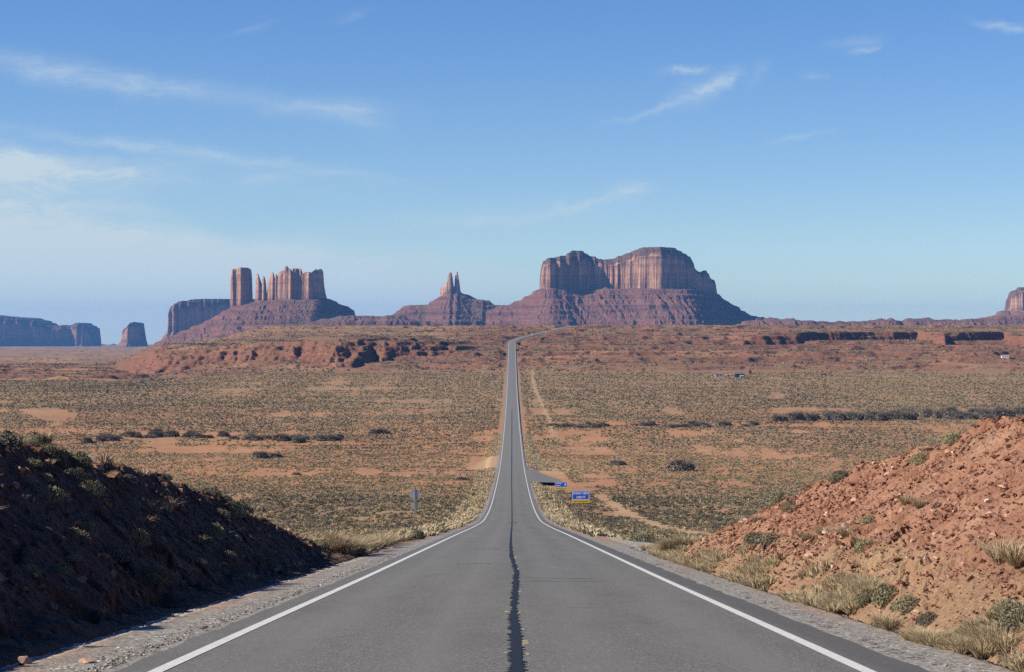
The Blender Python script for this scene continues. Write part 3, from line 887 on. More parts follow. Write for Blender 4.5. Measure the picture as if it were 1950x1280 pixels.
wall_butte("butte", "small butte with two thin rock spires on a stepped red base", "butte", 9600,
    [(735, 606), (750, 598), (757, 592), (763, 587.5), (775, 582), (790, 581), (810, 580), (822, 574), (835, 567), (842, 563), (876, 557), (890, 562), (900, 566.5), (919, 569), (923, 573), (935, 577), (950, 580), (975, 583), (1000, 594), (1015, 604)],
    [dict(name="rock_spires", top=[(837.5, 567), (838.8, 548), (841, 546), (846.5, 546), (848, 543), (850, 538), (852.5, 527), (855.5, 520), (858, 518.5), (860, 519.5), (862.5, 531), (863.8, 545), (865.3, 549), (866.6, 532), (868.2, 519.5), (869.5, 517.5), (871.5, 518), (872.6, 526), (874.5, 538), (876.5, 555)],
        front=[(837, 6), (847, -14), (858, -22), (864, 0), (868, -10), (871, -8), (877, 14)], thick=34, rib=.45, prof=SPIRE, cap=0)],
    slope=.58, zbase=15, res=1.7, back=90, mats=(CL, TL), seed=230, gully=1.1)
wall_butte("butte", "red butte with a lone square rock tower and ragged pinnacles", "butte", 8600,
    [(275, 662), (290, 655), (320, 640), (350, 628), (380, 617), (400, 606), (420, 596), (437, 587), (480, 577), (500, 573), (600, 571), (620, 569), (640, 578), (651, 583), (666, 588.5), (669, 598), (680, 603), (700, 608), (750, 613)],
    [dict(name="rock_tower", top=[(432.5, 588), (433.5, 545), (434.6, 522), (437.6, 512), (446, 510), (454, 508.5), (465, 508.5), (469, 511), (470.3, 525), (471, 560), (472.5, 584)],
        front=[(432, 95), (438, 56), (456, 44), (459, 66), (473, 120)], thick=75, rib=.55, prof=[(0, 0), (4, .8), (8, .95), (14, 1)], cap=0),
     dict(name="rock_pinnacles", top=[(485.5, 577), (486.4, 545), (487.6, 524), (489.5, 521), (492.5, 525), (494.6, 533), (496, 541), (498.4, 543), (499.3, 531), (502, 526), (504, 529), (505.2, 545), (506.2, 560), (508.6, 561), (509.5, 545), (510.4, 532), (512.5, 529), (515, 527), (517, 522), (519, 518.5), (521.5, 521), (523, 531), (524.2, 533), (525, 524), (527, 522), (529, 526), (530, 530), (531.5, 520),
        (538, 517), (544, 514), (545.5, 508), (549, 507.5), (551, 512), (557, 514), (558.3, 524), (560, 512), (574, 512), (575.5, 516), (577.5, 522), (583, 519), (590, 519), (594, 520), (598, 517), (602, 513), (606, 514), (611, 512), (613.5, 517), (615, 535), (617, 556), (620, 570)],
        front=[(485, 0), (493, -16), (498, -10), (503, -18), (508, -10), (520, -30), (524, -26), (540, -46), (556, -66), (560, -56), (569, -36), (576, -48), (590, -62), (596, -58), (602, -30), (608, -26), (620, 40)], thick=55, rib=.6, prof=[(0, 0), (4, .62), (8, .86), (16, 1)], cap=0)],
    slope=.50, zbase=-70, res=1.7, back=190, mats=(CL, TL), seed=260, gully=1.2,
    tfront=[(300, 60), (400, 30), (440, 0), (470, -20), (500, -30), (556, -75), (600, -70), (622, 10), (660, 90), (740, 200)])
wall_butte("mesa", "flat topped blue shadowed mesa partly hidden behind the lone rock tower", "mesa", 12500,
    [(280, 661), (295, 651), (305, 642), (312, 635), (318, 632), (420, 631), (500, 628), (560, 640)],
    [dict(name="cliff", top=[(314, 635), (315.2, 610), (316.5, 592), (320, 588), (324, 582), (330, 577), (340, 573), (355, 570.5), (380, 569), (410, 568), (438, 568), (478, 567), (520, 570), (540, 600)],
        front=[(313, 110), (321, -10), (326, 10), (331, -8), (337, 22), (342, 10), (352, 60), (356, 52), (380, 120), (384, 110), (410, 190), (540, 520)], thick=300, rib=.9)],
    slope=.55, zbase=-85, res=2.0, back=300, mats=(CF, TF), seed=290)
wall_butte("butte", "small squat butte standing alone on the far left horizon", "butte", 14500,
    [(205, 663), (215, 659), (222, 656), (228, 651), (235, 649), (262, 649), (268, 652), (274, 657), (285, 663)],
    [dict(name="cliff", top=[(228, 652), (229.5, 640), (231, 628), (236, 624), (241, 622), (247, 616), (253, 613), (259, 614), (264, 616), (265, 624), (267, 640), (269, 653)],
        front=[(227, 50), (240, -40), (247, -62), (252, -30), (270, 110)], thick=130, rib=.9)],
    slope=.55, zbase=-95, res=1.6, back=120, mats=(CF, TF), seed=320)
wall_butte("mesa", "long dark blue mesa cut off by the left edge of the view", "mesa", 17000,
    [(-330, 664), (-200, 657), (0, 656), (150, 655), (162, 660), (172, 664)],
    [dict(name="cliff", top=[(-320, 640), (-310, 600), (-150, 592), (-60, 599), (0, 602), (25, 604), (45, 607), (60, 613), (75, 620.5), (85, 622), (92, 620), (103, 618), (114, 618.5), (122, 616), (130, 614), (138, 617), (145, 621), (152, 624), (153.5, 640), (155, 658)],
        front=[(-320, -300), (-60, -260), (60, 120), (118, 330), (132, 280), (138, 310), (142, 300), (156, 420)], thick=420, rib=.9)],
    slope=.5, zbase=-120, res=2.6, back=420, mats=(CF, TF), seed=350)
wall_butte("butte", "pale red butte with a small cap at the right edge of the view", "butte", 10500,
    [(1800, 612), (1860, 607), (1890, 603), (1903, 598), (1908, 594), (1920, 592), (1990, 592), (2010, 597), (2040, 605), (2090, 616)],
    [dict(name="cliff", top=[(1924.5, 595), (1926.5, 575), (1928, 562), (1931, 555), (1938, 551), (1941, 550), (1941.5, 546.5), (1952, 546), (1963, 547), (1965, 552), (1975, 556), (1988, 566), (1996, 580), (2000, 594)],
        front=[(1924, 30), (1935, -20), (1968, -45), (2001, 60)], thick=110, rib=.6)],
    slope=.58, zbase=15, res=2.0, back=160, mats=(CL, TL), seed=380)
wall_butte("far_hills", "", "", 8000,
    [(1400, 620), (1450, 606), (1490, 606.5), (1530, 610), (1570, 613), (1610, 613), (1645, 611.5), (1665, 609), (1685, 607.5), (1695, 606.5), (1706, 607.5), (1718, 611.5), (1724, 609), (1735, 606.5), (1755, 606), (1790, 608), (1820, 609.5), (1860, 607), (1900, 603), (1960, 602), (2050, 604), (2200, 612)],
    [], slope=.45, zbase=10, res=3.0, back=300, mats=(CL, TL), seed=410, gully=1.3, as_hill=True)
wall_butte("far_hills", "", "", 8300,
    [(560, 622), (640, 604), (690, 601.5), (715, 603), (740, 601), (760, 603), (800, 609), (850, 620)],
    [], slope=.45, zbase=10, res=3.0, back=300, mats=(CL, TL), seed=440, gully=1.3, as_hill=True)
wall_butte("far_hills", "", "", 27000,
    [(60, 668), (130, 660), (150, 650), (158, 645), (166, 647), (176, 652), (188, 656), (210, 655.5), (240, 656), (280, 657), (330, 660), (420, 664), (520, 668)],
    [], slope=.4, zbase=-190, res=4.0, back=300, mats=(CF, TF), seed=470, as_hill=True)

# ------------------------------------------------------------------ plants and stones as small meshes
def dome_shrub(seed, nleaf, h=.75, flat=.8, leaf=.11, up=.35):
    """a rounded bush of many leaf-sized faces on all its shell and inside; unit radius about 0.5"""
    r = np.random.default_rng(seed)
    lob = r.normal(size=(5, 3)); lob[:, 2] = np.abs(lob[:, 2]); lob /= np.linalg.norm(lob, axis=1)[:, None]
    d = r.normal(size=(nleaf, 3)); d[:, 2] = np.abs(d[:, 2]) - .12; d /= np.linalg.norm(d, axis=1)[:, None]
    rad = .5 * (.50 + .5 * r.random(nleaf) ** .5) * (.80 + .30 * np.max(d @ lob.T, 1))
    c = d * rad[:, None]; c[:, 2] = np.maximum(c[:, 2] * 2 * h * flat, .01)
    nrm = d + r.normal(size=(nleaf, 3)) * .7; nrm /= np.linalg.norm(nrm, axis=1)[:, None]
    t = np.cross(nrm, r.normal(size=(nleaf, 3))); t[:, 2] += up; t /= np.linalg.norm(t, axis=1)[:, None]
    b = np.cross(nrm, t)
    s = leaf * (.6 + .8 * r.random(nleaf))[:, None]
    v = np.stack([c - t * s - b * s * .55, c - t * s * .6 + b * s * .6, c + t * s * 1.3], 1).reshape(-1, 3)
    f = np.arange(nleaf * 3).reshape(-1, 3)
    return v, f, np.repeat(r.normal(size=nleaf) * .09, 3)

def blade_tuft(seed, nb, h=1.0, spread=.45, w=.035, droop=.3):
    """a clump of grass blades, unit height"""
    r = np.random.default_rng(seed)
    a = r.random(nb) * 2 * math.pi; ro = .16 * np.sqrt(r.random(nb)); lean = spread * r.random(nb) ** .7
    hh = h * (.55 + .45 * r.random(nb))
    base = np.stack([ro * np.cos(a), ro * np.sin(a), np.zeros(nb)], 1)
    dirv = np.stack([np.cos(a), np.sin(a), np.zeros(nb)], 1)
    mid = base + dirv * (lean * .45)[:, None]; mid[:, 2] = hh * .6
    tip = base + dirv * (lean * (1 + droop))[:, None]; tip[:, 2] = hh * (1 - .3 * lean)
    sd = np.stack([-np.sin(a), np.cos(a), np.zeros(nb)], 1) * w
    ang = r.random(nb) * 3.14; sd = np.stack([np.cos(ang), np.sin(ang), 0 * ang], 1) * w
    v = np.stack([base - sd, base + sd, mid - sd * .8, mid + sd * .8, tip], 1).reshape(-1, 3)
    i = np.arange(nb)[:, None] * 5
    f = np.concatenate([i + np.array([[0, 1, 3]]), i + np.array([[0, 3, 2]]), i + np.array([[2, 3, 4]])])
    return v, f, np.repeat(r.normal(size=nb) * .12, 5)

def shard(seed, flat=.55):
    """an angular broken stone"""
    r = np.random.default_rng(seed)
    bm = bmesh.new()
    for _ in range(11):
        p = r.normal(size=3); p /= np.linalg.norm(p); p *= (.75 + .25 * r.random())
        p = np.clip(p, -.72, .72)
        bm.verts.new((p[0] * .5, p[1] * .5 * r.uniform(.7, .9), p[2] * .5 * flat))
    bmesh.ops.convex_hull(bm, input=bm.verts)
    for v_ in [v_ for v_ in bm.verts if not v_.link_faces]: bm.verts.remove(v_)
    bmesh.ops.triangulate(bm, faces=bm.faces)
    bm.verts.index_update()
    v = np.array([v_.co[:] for v_ in bm.verts]); f = np.array([[q.index for q in f_.verts] for f_ in bm.faces])
    bm.free()
    return v, f, np.zeros(len(v))

def scatter_mesh(name, protos, pick, P, S, R, T, mat, tilt=None):
    """all copies of the small meshes merged into one object; P points, S scales (n,3), R heading, T tint"""
    VV = []; FF = []; TT = []; base = 0
    for k, (v, f, t) in enumerate(protos):
        m = np.nonzero(pick == k)[0]
        if len(m) == 0: continue
        c, s = np.cos(R[m])[:, None], np.sin(R[m])[:, None]
        q = v[None] * S[m][:, None, :]
        if tilt is not None:
            ct, st = np.cos(tilt[m])[:, None], np.sin(tilt[m])[:, None]
            qx, qz = q[..., 0] * ct - q[..., 2] * st, q[..., 0] * st + q[..., 2] * ct
            q = np.stack([qx, q[..., 1], qz], -1)
        w = np.stack([q[..., 0] * c - q[..., 1] * s, q[..., 0] * s + q[..., 1] * c, q[..., 2]], -1) + P[m][:, None, :]
        VV.append(w.reshape(-1, 3)); TT.append((T[m][:, None] + t[None]).ravel())
        FF.append((f[None] + (base + np.arange(len(m)) * len(v))[:, None, None]).reshape(-1, 3)); base += len(m) * len(v)
    return mesh_np(name, np.concatenate(VV), np.concatenate(FF), mat, False, {"tint": np.concatenate(TT)})

def proto_obj(name, p, mat, base=.5):
    return mesh_np(name, p[0], p[1], mat, False, {"tint": p[2] + base})

def place(protos_o, used, k, loc, scl, rz, label, cat, group, tilt=0.0):
    o0 = protos_o[k]
    if k not in used:
        used.add(k); o = o0
    else:
        o = o0.copy(); C.objects.link(o)
    o.location = loc; o.scale = scl; o.rotation_euler = (0, tilt, rz)
    return tag(o, label, cat, group)

def clusters(x, y, sc, seed):
    return fbm(x / sc, y / (sc * 1.6), 3, seed)

# --- candidate positions over the flat
def sample(y0, y1, dens, umax=.285):
    area = umax * (y1 * y1 - y0 * y0)
    n = int(area * dens)
    y = np.sqrt(y0 * y0 + (y1 * y1 - y0 * y0) * rng.random(n))
    x = (rng.random(n) * 2 - 1) * umax * y
    return x, y

def clear_of_road(x, y, m=6.4):
    ax = np.abs(x - XR(y))
    ok = ax > m + .8 * rng.random(len(x))
    ok &= ~((x > 3) & (x < 15) & (y > 535) & (y < 655))            # turnout
    ok &= ~((np.abs(x - 19.5 - 0.8 * np.sin(y / 90)) < 1.9 * rng.random(len(x)) ** .35) & (y > 190) & (y < 480))
    ok &= ~((np.abs(x - 18.5 - 1.2 * np.sin(y / 160)) < 2.0 * rng.random(len(x)) ** .5) & (y > 950) & (y < 2000))
    ok &= ~((x > 5) & (x < 8.6) & (y > 90) & (y < 150))
    ok &= ~((x > -14) & (x < 0) & (y > 655) & (y < 760))
    return ok

SAGE_HI = [dome_shrub(500 + i, 1500, .62, .8, .034, .8) for i in range(5)]
SAGE_MD = [dome_shrub(520 + i, 110, .62, .8, .10, .6) for i in range(6)]
SAGE_LO = [dome_shrub(540 + i, 26, .60, .8, .20) for i in range(6)]
SAGE_XL = [dome_shrub(560 + i, 9, .60, .8, .40) for i in range(6)]
TUFT_HI = [blade_tuft(600 + i, 240, 1, .75, .0085) for i in range(5)]
TUFT_MD = [blade_tuft(620 + i, 40, 1, .75, .024) for i in range(5)]
TUFT_LO = [blade_tuft(640 + i, 10, 1, .7, .09) for i in range(5)]

sage_pts = []; grass_pts = []
for (y0, y1, dens, thr, r0, r1, tint, kindp) in [
        (78, 160, 1.9, -.36, .25, .72, .58, .42), (160, 270, 1.4, -.40, .28, .80, .60, .46), (270, 460, 1.15, -.42, .32, .85, .40, .70),
        (460, 620, .80, -.34, .32, .85, .55, .58), (620, 960, .52, -.30, .36, .95, .58, .58), (960, 1350, .32, -.36, .45, 1.0, .56, .70), (1350, 1950, .15, -.55, .6, 1.2, .56, .78), (1950, 3350, .018, -.2, 1.0, 2.2, .48, .9)]:
    x, y = sample(y0, y1, dens)
    ok = clear_of_road(x, y)
    cl = clusters(x, y, 9 + y / 25, 700) + .85 * fbm(x / 420, y / 95, 3, 86) * sstep(450, 600, y) + .85 * clusters(x, y, 2.5 + y / 90, 701)
    ok &= (cl + .35 * (rng.random(len(x)) - .5)) > thr
    x, y, cl = x[ok], y[ok], cl[ok]
    tt = tint + .10 * sstep(500, 620, y) * (1 - sstep(1000, 1250, y)) + .42 * clusters(x, y, 14 + y / 14, 702) + rng.normal(size=len(x)) * .26
    s = r0 + (r1 - r0) * rng.random(len(x)) ** 2
    g = rng.random(len(x)) > kindp + .35 * clusters(x, y, 11 + y / 20, 703)
    sage_pts.append(np.stack([x, y, s, tt], 1)[~g]); grass_pts.append(np.stack([x, y, s * .62, rng.random(len(x)) * .8 + .1], 1)[g])
# roadside grass: a tan fringe down both edges of the fill
n = 9000
y = 78 + 900 * rng.random(n) ** 1.6
x = np.where(rng.random(n) < .5, -1, 1) * (np.where(y > 130, 4.9, 5.7) + 4.6 * rng.random(n) ** 1.5)
ok = clear_of_road(x, y, 4.5) & (fbm(x / 3, y / 9, 2, 705) > -.25)
grass_pts.append(np.stack([x, y, .35 + .45 * rng.random(n), .55 + .4 * rng.random(n)], 1)[ok])
# banks: a dense fringe at the toe on the right, scattered on the slopes
n = 5200
y = 14 + 72 * rng.random(n); x = 5.15 + .80 * rng.random(n) ** 1.3 + .45 * fbm(y / 6, y * 0, 2, 706)
ok = fbm(x / 1.2, y / 4, 3, 707) > .02
gR = np.stack([x, y, .10 + .20 * rng.random(n) ** 2, .30 + .5 * rng.random(n)], 1)[ok]
n = 900
y = 18 + 62 * rng.random(n); x = 6.6 + 9 * rng.random(n)
ok = fbm(x / 1.6, y / 3, 3, 708) > .42
gR2 = np.stack([x, y, .08 + .18 * rng.random(n) ** 2, .30 + .5 * rng.random(n)], 1)[ok]
n = 380
y = 16 + 68 * rng.random(n); x = -(5.9 + 9 * rng.random(n))
ok = fbm(x / 1.6, y / 3, 3, 709) > -.05
gL = np.stack([x, y,   .14 + .26 * rng.random(n) ** 2, .20 + .6 * rng.random(n)], 1)[ok]
grass_pts += [gR, gR2, gL]
n = 240
y = 16 + 68 * rng.random(n); x = -(6.0 + 8.5 * rng.random(n)); s = .22 + .5 * rng.random(n) ** 2
sL = np.stack([x, y, s, .25 + .4 * rng.random(n)], 1)
n = 40
y = 18 + 64 * rng.random(n); x = 5.6 + 8 * rng.random(n) ** 1.8; s = .18 + .36 * rng.random(n) ** 3
sR = np.stack([x, y, s, .25 + .4 * rng.random(n)], 1)
sage_pts += [sL, sR]
# chosen larger bushes near the road: photo px across, distance, size, tint
def at_px(px, d): return (px - 975) / F * d
HAND_S = [(615, 92, 1.7, .28), (655, 100, 1.9, .60), (690, 104, 1.8, .62), (725, 108, 1.5, .45), (585, 90, 1.4, .5), (760, 118, 1.3, .35), (790, 122, 1.2, .30), (8, 48, 1.05, .35), (30, 47, .7, .35), (52, 48.5, .6, .5), (95, 47, .5, .6), (150, 49, .6, .6), (400, 64, .6, .4), (425, 66, .5, .3), (440, 67, .5, .3),
          (1230, 118, 1.9, .2), (1205, 122, 1.5, .25), (1480, 66, .75, .25), (1690, 33.5, .55, .12), (1655, 35, .4, .2), (1730, 31.5, .5, .08), (1770, 29.5, .40, .35), (1655, 45, .4, .3), (1600, 60, .6, .4), (1505, 62, .5, .5), (1755, 50, .55, .15), (1815, 49, .55, .15), (1920, 26, .45, .15), (1945, 25, .5, .2), (1860, 26.5, .42, .25), (1830, 27, .36, .3), (1470, 56, .9, .3), (1440, 58, .7, .35)]
hs = np.array([(at_px(a, b), b, c, d) for a, b, c, d in HAND_S])
HAND_G = [(1240, 96, .75, .55), (1265, 93, .80, .6), (1290, 90, .75, .5), (1315, 88, .7, .6), (1280, 86, .6, .7), (1225, 90, .5, .8), (1250, 84, .45, .8), (1330, 83, .6, .5), (1360, 74, .5, .5), (1300, 80, .4, .8), (1905, 30, .62, .45), (1935, 29, .60, .5), (1890, 25, .55, .7), (1915, 24.5, .5, .75), (1870, 24.5, .4, .8), (1540, 50, .45, .6), (1570, 48, .5, .5), (1610, 45, .5, .55),
          (1500, 60, .5, .6), (1640, 41, .45, .5), (1440, 66, .45, .5), (1410, 70, .45, .6), (1725, 44, .4, .7), (1750, 42, .4, .7), (640, 72, .35, .8), (690, 82, .40, .85), (665, 78, .3, .8), (700, 85, .35, .8), (85, 48, .6, .45), (100, 47, .55, .5), (40, 45, .5, .6), (160, 52, .5, .5), (220, 56, .4, .5), (60, 49, .5, .4)]
hg = np.array([(at_px(a, b), b, c * .72, d) for a, b, c, d in HAND_G])

SP = np.concatenate(sage_pts); GP = np.concatenate(grass_pts)
SZ = bank_z(SP[:, 0], SP[:, 1]); GZ = bank_z(GP[:, 0], GP[:, 1])
# largest in view first: the 300 biggest on screen become objects of their own
def split(P, Zp, hand, total):
    scr = P[:, 2] / P[:, 1]
    vis = (np.abs(P[:, 0] / P[:, 1]) < .229) & (P[:, 1] > 23.5)
    zn = bank_z(P[:, 0], P[:, 1])
    order = np.argsort(-np.where(vis, scr, 0))
    k = total - len(hand)
    big = order[:k]
    rest = np.setdiff1d(np.arange(len(P)), big)
    return big, rest
sb, sr_ = split(SP, SZ, hs, 290)
gb, gr_ = split(GP, GZ, hg, 290)

so_ = [proto_obj("sagebrush", p, M_SAGE, .42) for p in SAGE_HI]
used = set()
def sage_label(x, y):
    if y < 88 and x < 0: return ("grey sagebrush bush growing on the dark shaded left road bank", "sagebrush on the shaded left bank")
    if y < 88: return ("grey green sagebrush bush growing on the sunlit red rock slope", "sagebrush on the red rock slope")
    if x < 0: return ("low grey green sagebrush bush on the flat left of the road", "sagebrush on the flat left of the road")
    return ("low grey green sagebrush bush on the flat right of the road", "sagebrush on the flat right of the road")
for (x, y, s, t) in np.concatenate([SP[sb], hs]):
    k = random.randrange(5); z = float(bank_z(x, y)[0]) - .03
    lb, gp = sage_label(x, y)
    place(so_, used, k, (x, y, z), (s * random.uniform(.85, 1.2), s * random.uniform(.85, 1.2), s * random.uniform(.75, 1.1)), random.uniform(0, 6.28), lb, "bush", gp)
go_ = [proto_obj("grass_tuft", p, M_GRASS, .5) for p in TUFT_HI]
used = set()
def grass_label(x, y):
    if y < 88 and x < 0: return ("dry pale grass tuft on the dark shaded left road bank", "grass tufts on the shaded left bank")
    if y < 88: return ("dry tan grass tuft beside the gravel under the red rock slope", "grass tufts under and on the red rock slope")
    if x < 0: return ("dry tan grass tuft on the roadside flat left of the road", "grass tufts on the flat left of the road")
    return ("dry tan grass tuft on the roadside flat right of the road", "grass tufts on the flat right of the road")
for (x, y, s, t) in np.concatenate([GP[gb], hg]):
    k = random.randrange(5); z = float(bank_z(x, y)[0]) - .02
    lb, gp = grass_label(x, y)
    place(go_, used, k, (x, y, z), (s * 1.3, s * 1.3, s), random.uniform(0, 6.28), lb, "grass tuft", gp)

def lod(P, Zp, lods, name, mat, hfac, wide=1.0):
    i0 = 0
    PR = []; pick = np.zeros(len(P), int)
    d = P[:, 1]
    bins = [b for b, _ in lods]
    for b, (hi, pr) in enumerate(lods):
        lo = 0 if b == 0 else lods[b - 1][0]
        m = (d >= lo) & (d < hi)
        pick[m] = len(PR) + rng.integers(0, len(pr), m.sum())
        PR += pr
    n = len(P)
    S = np.stack([P[:, 2] * rng.uniform(.85, 1.2, n) * wide, P[:, 2] * rng.uniform(.85, 1.2, n) * wide, P[:, 2] * hfac * rng.uniform(.75, 1.15, n)], 1)
    o = scatter_mesh(name, PR, pick, np.stack([P[:, 0], P[:, 1], Zp - .03], 1), S, rng.random(n) * 6.28, P[:, 3], mat)
    return tag(o, kind="stuff")
lod(SP[sr_], SZ[sr_], [(330, SAGE_MD), (850, SAGE_LO), (99999, SAGE_XL)], "sagebrush_vegetation", M_SAGE, .95)
lod(GP[gr_], GZ[gr_], [(120, TUFT_MD), (99999, TUFT_LO)], "dry_grass", M_GRASS, 1.0, 1.3)

# --- dark brush along the washes and single big bushes
def twig_bush(seed):
    a = dome_shrub(seed, 500, .55, .85, .06, 1.2); b = blade_tuft(seed + 50, 320, .66, .75, .012, .0)
    v = b[0] * np.array([1.0, 1.0, 1.0]); v[:, :2] *= .75
    return np.concatenate([a[0] * np.array([1, 1, .82]), v]), np.concatenate([a[1], b[1] + len(a[0])]), np.concatenate([a[2], b[2] + .12])
BR_P = [twig_bush(800 + i) for i in range(4)]
bo_ = [proto_obj("desert_shrub", p, M_BRUSH, .5) for p in BR_P]
used = set()
def solve_d(px, py, lo, hi):
    ds = np.linspace(lo, hi, 400)
    z = terrain((px - 975) / F * ds, ds)
    e = (640 - z / ds * F) - py
    i = int(np.argmin(np.abs(e)))
    return float(ds[i])
def brush(px, py, w, h, label, group=None, lo=500, hi=1500):
    d = solve_d(px, py, lo, hi)
    x = (px - 975) / F * d
    return place(bo_, used, random.randrange(4), (x, d, tz1(x, d) - .1), (w / F * d, w / F * d * .8, h / F * d / .62), random.uniform(0, 6.28), label, "bush", group)
gl = "dark brush along the dry wash left of the road"; gr2 = "dark brush along the dry wash right of the road"
for i in range(58):
    px = random.uniform(165, 655); py = 836 + 6 * math.sin(px / 70) + random.uniform(-3, 4) - (px - 165) * .006
    brush(px, py, random.uniform(18, 34), random.uniform(8, 17), "dark leafless bush in the brushy row along the left wash", gl)
for i in range(34):
    px = random.uniform(1050, 1440); py = 813 - (px - 1050) * .004 + random.uniform(-3, 3)
    brush(px, py, random.uniform(18, 32), random.uniform(6, 12), "dark leafless bush in the low row along the right wash", gr2)
for i in range(62):
    px = random.uniform(1480, 1965); py = 801 - (px - 1490) * .020 + random.uniform(-5, 5)
    brush(px, py, random.uniform(22, 40), random.uniform(12, 22), "dark leafless bush in the tall thicket beyond the red rock slope", "dark thicket beyond the rock slope")
for (px, py, w, h, lb) in [(1300, 897, 62, 30, "large round dark leafless bush alone on the orange flat right of the road"), (1176, 886, 48, 14, "flat dark bush between the road and the large round bush"),
                           (495, 872, 46, 18, "dark bush on bare orange ground below the left brushy wash"), (525, 871, 40, 12, "low dark bush touching its taller neighbour below the left wash"), (722, 826, 50, 13, "dark bush at the road end of the left brushy wash"),
                           (708, 1022, 36, 16, "small dark bush at the foot of the left gravel shoulder"), (565, 905, 26, 8, "flat dark bush on the flat above the left road bank"), (880, 915, 34, 9, "dark bush beside the road just left of the white line")]:
    brush(px, py, w, h, lb, None, 105 if py > 950 else 300, 1500)

# --- trees at the bend
def tree(px, d, w, h, label):
    x = (px - 975) / F * d
    root = thing("juniper_tree", label, "tree", (x, d, tz1(x, d)))
    r = random.Random(int(px * 7))
    vs_, fs_, ts_ = [], [], []; base = 0
    for k in range(7):
        v, f, t = dome_shrub(900 + k + int(px), 150, .62, .8, .11)
        c = np.array([r.uniform(-.3, .3) * w, r.uniform(-.3, .3) * w, h * (.12 + .5 * k / 7)])
        s = np.array([w * .62, w * .62, h * .62]) * r.uniform(.75, 1.05) * (1 - .25 * k / 7)
        vs_.append(v * s + c); fs_.append(f + base); ts_.append(t + .5); base += len(v)
    mesh_np("crown", np.concatenate(vs_), np.concatenate(fs_), M_TREE, False, {"tint": np.concatenate(ts_)}, root)
    bm = bmesh.new()
    bmesh.ops.create_cone(bm, cap_ends=True, segments=8, radius1=w * .07, radius2=w * .03, depth=h * .5, matrix=Matrix.Translation((0, 0, h * .22)))
    me = bpy.data.meshes.new("trunk"); bm.to_mesh(me); bm.free(); me.materials.append(M_POST)
    o = bpy.data.objects.new("trunk", me); C.objects.link(o); o.parent = root
tree(987.5, 2560, 5.2, 5.5, "dark round juniper on the right side of the road just before the bend")
tree(985.5, 2380, 4.2, 3.2, "low dark juniper right of the road below the one at the bend")
tree(961, 2240, 4.2, 6.0, "dark juniper standing on the left side of the road")

# --- stones
SH = [shard(1000 + i, random.uniform(.38, .75)) for i in range(12)]
n = 34000
ry = 17 + 66 * rng.random(n) ** 1.1; rx = 5.4 + 10 * rng.random(n) ** 1.15
rs = .022 + .048 * rng.random(n) + .10 * rng.random(n) ** 5 + .18 * rng.random(n) ** 30
rs = np.where(rx < 6.0, rs * .6, rs) * (1 - .45 * sstep(.05, .35, fbm(rx / 1.7, ry / 3.2, 3, 125)))
rs = rs * (1 + .3 * (ry > 45))
ok = (ry < 84)
rx, ry, rs = rx[ok], ry[ok], rs[ok]
rz = bank_z(rx, ry)
scr = np.where((rx / ry < .229) & (ry > 23.5), rs / ry, 0)
order = np.argsort(-scr); big, rest = order[:280], order[280:]
ro_ = [proto_obj("rock", p, M_ROCK_R, .5) for p in SH]
used = set()
for i in big:
    s = rs[i] * 1.1
    place(ro_, used, random.randrange(12), (rx[i], ry[i], rz[i] + s * .02), (s * random.uniform(.9, 1.5), s * random.uniform(.9, 1.3), s * random.uniform(.8, 1.2)), random.uniform(0, 6.28),
          "angular red sandstone rock lying on the sunlit slope right of the road", "rock", "loose rocks on the red slope", random.uniform(-.9, .1))
m_ = len(rest)
o = scatter_mesh("rubble", SH, rng.integers(0, 12, m_), np.stack([rx[rest], ry[rest], rz[rest] + rs[rest] * .05], 1), rs[rest][:, None] * rng.uniform(.8, 1.4, (m_, 3)), rng.random(m_) * 6.28, .5 + rng.normal(size=m_) * .28, M_ROCK_R, rng.uniform(-.9, .2, m_))
tag(o, kind="stuff")
n = 1500
lx = -(6.0 + 8 * rng.random(n)); ly = 17 + 62 * rng.random(n); ls = .05 + .28 * rng.random(n) ** 4
lz = bank_z(lx, ly)
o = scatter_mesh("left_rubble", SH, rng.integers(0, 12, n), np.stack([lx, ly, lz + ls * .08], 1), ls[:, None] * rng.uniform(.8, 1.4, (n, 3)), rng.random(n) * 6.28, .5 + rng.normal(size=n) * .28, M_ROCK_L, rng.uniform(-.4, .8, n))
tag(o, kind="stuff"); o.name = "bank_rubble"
def boulder(px, d, w, h, label, mat, k, dz=0.0, dx=0.0):
    x = (px - 975) / F * d + dx
    z = float(bank_z(x, d)[0])
    p = SH[k]; q = proto_obj("boulder", p, mat, .55)
    q.location = (x, d, z + h * .22 + dz); q.scale = (w * 1.15, w, h / .55); q.rotation_euler = (0, random.uniform(-.2, .2), random.uniform(0, 6))
    tag(q, label, "rock")
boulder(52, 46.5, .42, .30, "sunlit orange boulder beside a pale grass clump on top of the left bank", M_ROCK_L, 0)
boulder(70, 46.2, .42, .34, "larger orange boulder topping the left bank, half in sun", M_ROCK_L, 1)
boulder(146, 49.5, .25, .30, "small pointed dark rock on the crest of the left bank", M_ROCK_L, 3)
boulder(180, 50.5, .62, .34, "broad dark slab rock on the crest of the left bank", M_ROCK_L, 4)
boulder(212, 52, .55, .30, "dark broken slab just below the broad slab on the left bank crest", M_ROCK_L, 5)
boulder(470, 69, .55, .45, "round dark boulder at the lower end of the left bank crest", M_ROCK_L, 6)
boulder(404, 63.5, .22, .18, "small pinkish rock on the dark left bank", M_ROCK_R, 7)
boulder(48, 23.6, .32, .12, "flat orange rock on the gravel at the lower left corner", M_ROCK_R, 8)
boulder(165, 23.7, .24, .10, "small pale orange rock on the gravel beside the flat corner rock", M_ROCK_R, 9)
boulder(1880, 36, .19, .13, "large pale grey rock lying on the red slope", M_ROCK_W, 10)
